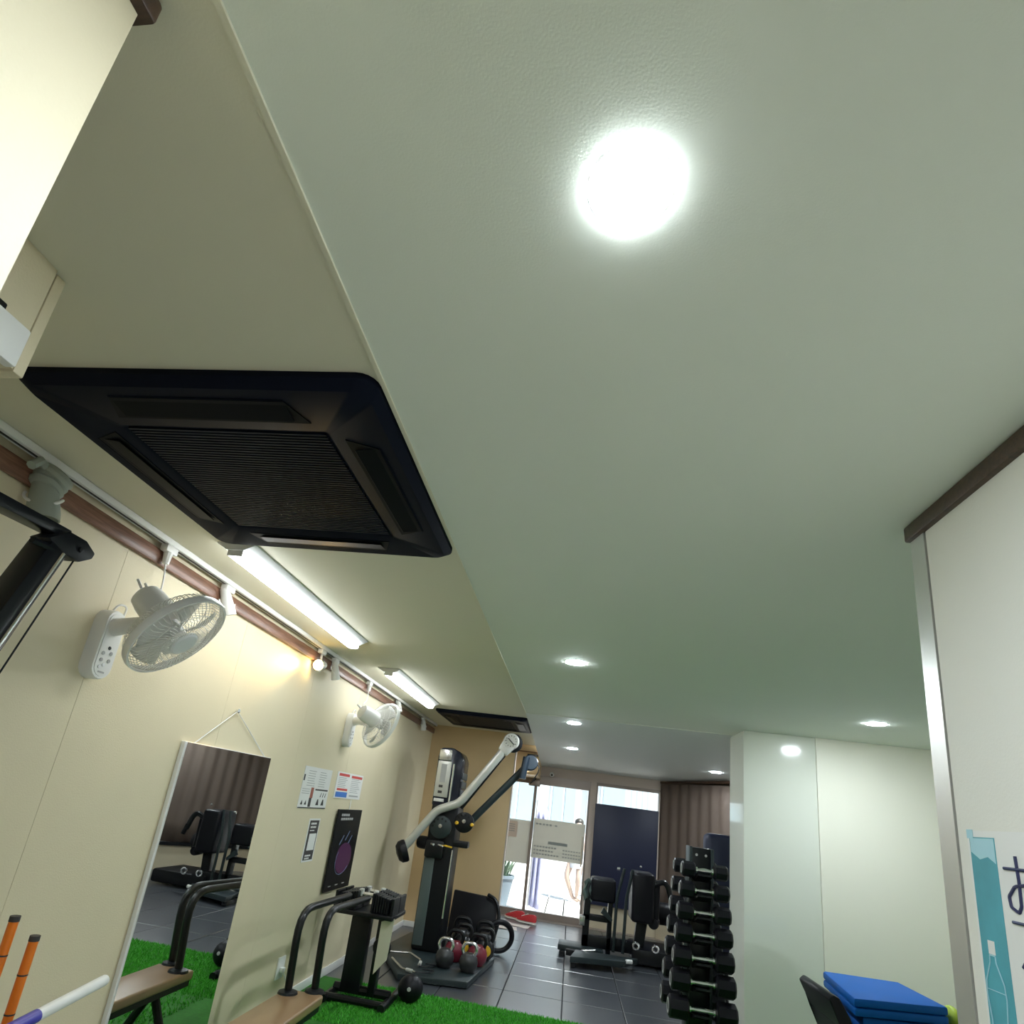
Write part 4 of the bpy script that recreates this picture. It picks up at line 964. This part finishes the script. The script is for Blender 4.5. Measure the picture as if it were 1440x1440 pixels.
obj('hanging_strap', MB().grid(lambda u, v: (.20 + .09 * u + .01 * math.sin(v * 9), 7.23 - .03 * math.sin(u * 7), .74 - .20 * v + .04 * math.sin(u * 3)), 10, 8), mat('green_grey_strap', (.12, .17, .15), .8), t)
obj('hinge', MB().box(.18, .24, 7.22, 7.3, .30, .40, .008), M_silver, t)
obj('bracket', MB().prism([(.40, 7.18, .46), (.52, 7.18, .38), (.53, 7.18, .41), (.43, 7.18, .52)], (0, .03, 0)), M_teald, t)

# ------------------------------------------------------------------ dumbbell tower
t = thing('dumbbell_tower', (.873, 4.42, 0), 'tall black dumbbell rack tower beside the white pillar', 'rack')
obj('post', MB().box(.81, .935, 4.38, 4.46, .03, 1.31, .006), M_blackm, t)
obj('post_edge', MB().box(.795, .812, 4.35, 4.49, .03, 1.315, .003), M_teald, t)
obj('post_edge', MB().box(.934, .950, 4.35, 4.49, .03, 1.31, .003), M_teald, t)
obj('base', MB().box(.62, 1.13, 4.12, 4.72, 0, .035, .008), M_blackm, t)
for x in (.845, .905): obj('bolt', MB().lathe([(0, 0), (.009, 0), (.008, .005), (0, .006)], (x, 4.379, 1.265), (0, -1, 0), 8), M_gprint, t)
tiers = [1.176, 1.055, .927, .801, .669, .537, .392]
for i, z in enumerate(tiers):
    for s_, y in ((-1, 4.27), (1, 4.57)):
        obj('cradle', MB().prism([(.828, 4.42 + s_ * .035, z - .045), (.828, y - s_ * .02, z - .035), (.828, y + s_ * .045, z - .018), (.828, y + s_ * .045, z - .030), (.828, 4.42 + s_ * .035, z - .075)], (.09, 0, 0)), M_blackm, t)
words = ['topmost', 'second', 'third', 'fourth', 'fifth', 'sixth', 'lowest visible']
def dumbbell(x, y, z, ln, r, label, grp):
    t = thing('hex_dumbbell', (x, y, z), label, 'dumbbell', grp)
    hl = ln * .30
    for s_ in (-1, 1):
        h = MB(); h.lathe([(0, 0), (r * .80, 0), (r, .010), (r, hl - .010), (r * .80, hl), (0, hl)], (x + s_ * (ln/2 - hl), y, z), (s_, 0, 0), 8); ho = obj('head', h, M_vinyl, t)
        obj('head_ring', MB().lathe([(r * .45, 0), (r * .62, 0), (r * .62, .002), (r * .45, .002)], (x + s_ * (ln/2 - .0005), y, z), (s_, 0, 0), 16, True), M_gprint, ho)
        obj('collar', MB().lathe([(.013, 0), (.021, 0), (.021, .012), (.013, .014)], (x + s_ * (ln/2 - hl - .014), y, z), (s_, 0, 0), 14, True), M_chrome, t)
    hw = ln/2 - hl
    obj('handle', MB().lathe([(.011, -hw), (.012, -hw * .6), (.0165, -hw * .25), (.0175, 0), (.0165, hw * .25), (.012, hw * .6), (.011, hw)], (x, y, z), (1, 0, 0), 14), M_chrome, t)
for i, z in enumerate(tiers):
    ln = .285 + i * .019; r = .047 + i * .0033
    dumbbell(.873, 4.27, z, ln, r, f'black dumbbell with chrome handle on the tower front, {words[i]} from above' if i else 'black dumbbell with chrome handle on the tower front, topmost one', 'dumbbells on the tower')
    dumbbell(.873, 4.575, z, ln, r, f'black dumbbell on the back side of the tower, {words[i]} from above' if i else 'black dumbbell on the back side of the tower, topmost one', 'dumbbells on the tower')
# navy padded stand behind the tower
t = thing('padded_upright', (1.33, 5.85, 0), 'dark navy padded upright standing between tower and white pillar', 'gym equipment')
obj('pad', MB().box(1.20, 1.50, 5.80, 5.98, .45, 1.42, .05, 4), M_navy, t)
obj('stem', MB().box(1.30, 1.40, 5.84, 5.92, .05, .47, .005), M_blackm, t)
obj('base', MB().box(1.15, 1.52, 5.70, 6.05, .004, .055, .01), M_blackm, t)
obj('clip', MB().tube([(1.22, 5.79, .93), (1.24, 5.77, .86), (1.27, 5.785, .93)], .009, 6), M_silver, t)

# ------------------------------------------------------------------ blue mats on a black chair
t = thing('black_chair', (1.72, 3.9, 0), 'black chair with tilted backrest under the blue mats', 'chair')
sd = MB(); sd.prism([(1.335, 4.05, .70), (1.36, 4.05, .725), (1.392, 4.05, .712), (1.435, 4.05, .63), (1.47, 4.05, .54), (1.475, 4.05, .45), (1.44, 4.05, .45), (1.40, 4.05, .58)], (0, -.42, 0), .01); bmesh.ops.translate(sd.bm, verts=sd.bm.verts[:], vec=(.018, 0, -.008)); obj('backrest', sd, M_vinyl, t)
obj('seat', MB().box(1.50, 1.98, 3.65, 4.15, .48, .545, .02, 3), M_vinyl, t)
for x, y in ((1.53, 3.7), (1.95, 3.7), (1.53, 4.1), (1.95, 4.1)): obj('leg', MB().tube([(x, y, .01), (x, y, .49)], .016, 8), M_blackm, t)
def fmat(pts, z, h, label):
    t = thing('folded_mat', (sum(p[0] for p in pts) / 4, sum(p[1] for p in pts) / 4, z), label, 'mat', 'blue mats on the chair')
    mb = MB(); mb.prism([(x, y, z) for x, y in pts], (0, 0, h * .48), .012); obj('fold', mb, M_matb, t)
    mb = MB(); mb.prism([(x, y, z + h * .5) for x, y in pts], (0, 0, h * .5), .012); obj('fold', mb, M_matb, t)
fmat([(1.47, 3.62), (1.985, 3.78), (1.99, 4.28), (1.555, 4.24)], .637, .083, 'upper blue folded mat on the chair')
fmat([(1.53, 3.68), (2.03, 3.80), (2.02, 4.24), (1.58, 4.22)], .552, .078, 'lower blue folded mat under the upper one')
t = thing('lime_cushion', (2.10, 3.95, 0), 'small lime green cushion beside the blue mats', 'cushion')
mb = MB(); mb.sphere((2.085, 3.95, .645), .062, (.55, 1, .9)); obj('cushion', mb, M_lime, t)
obj('stool', MB().box(2.05, 2.25, 3.85, 4.1, .52, .585, .01), M_black, t)
for x, y in ((2.08, 3.88), (2.22, 3.88), (2.08, 4.07), (2.22, 4.07)): obj('stool_leg', MB().tube([(x, y, .01), (x, y, .53)], .012, 8), M_black, t)
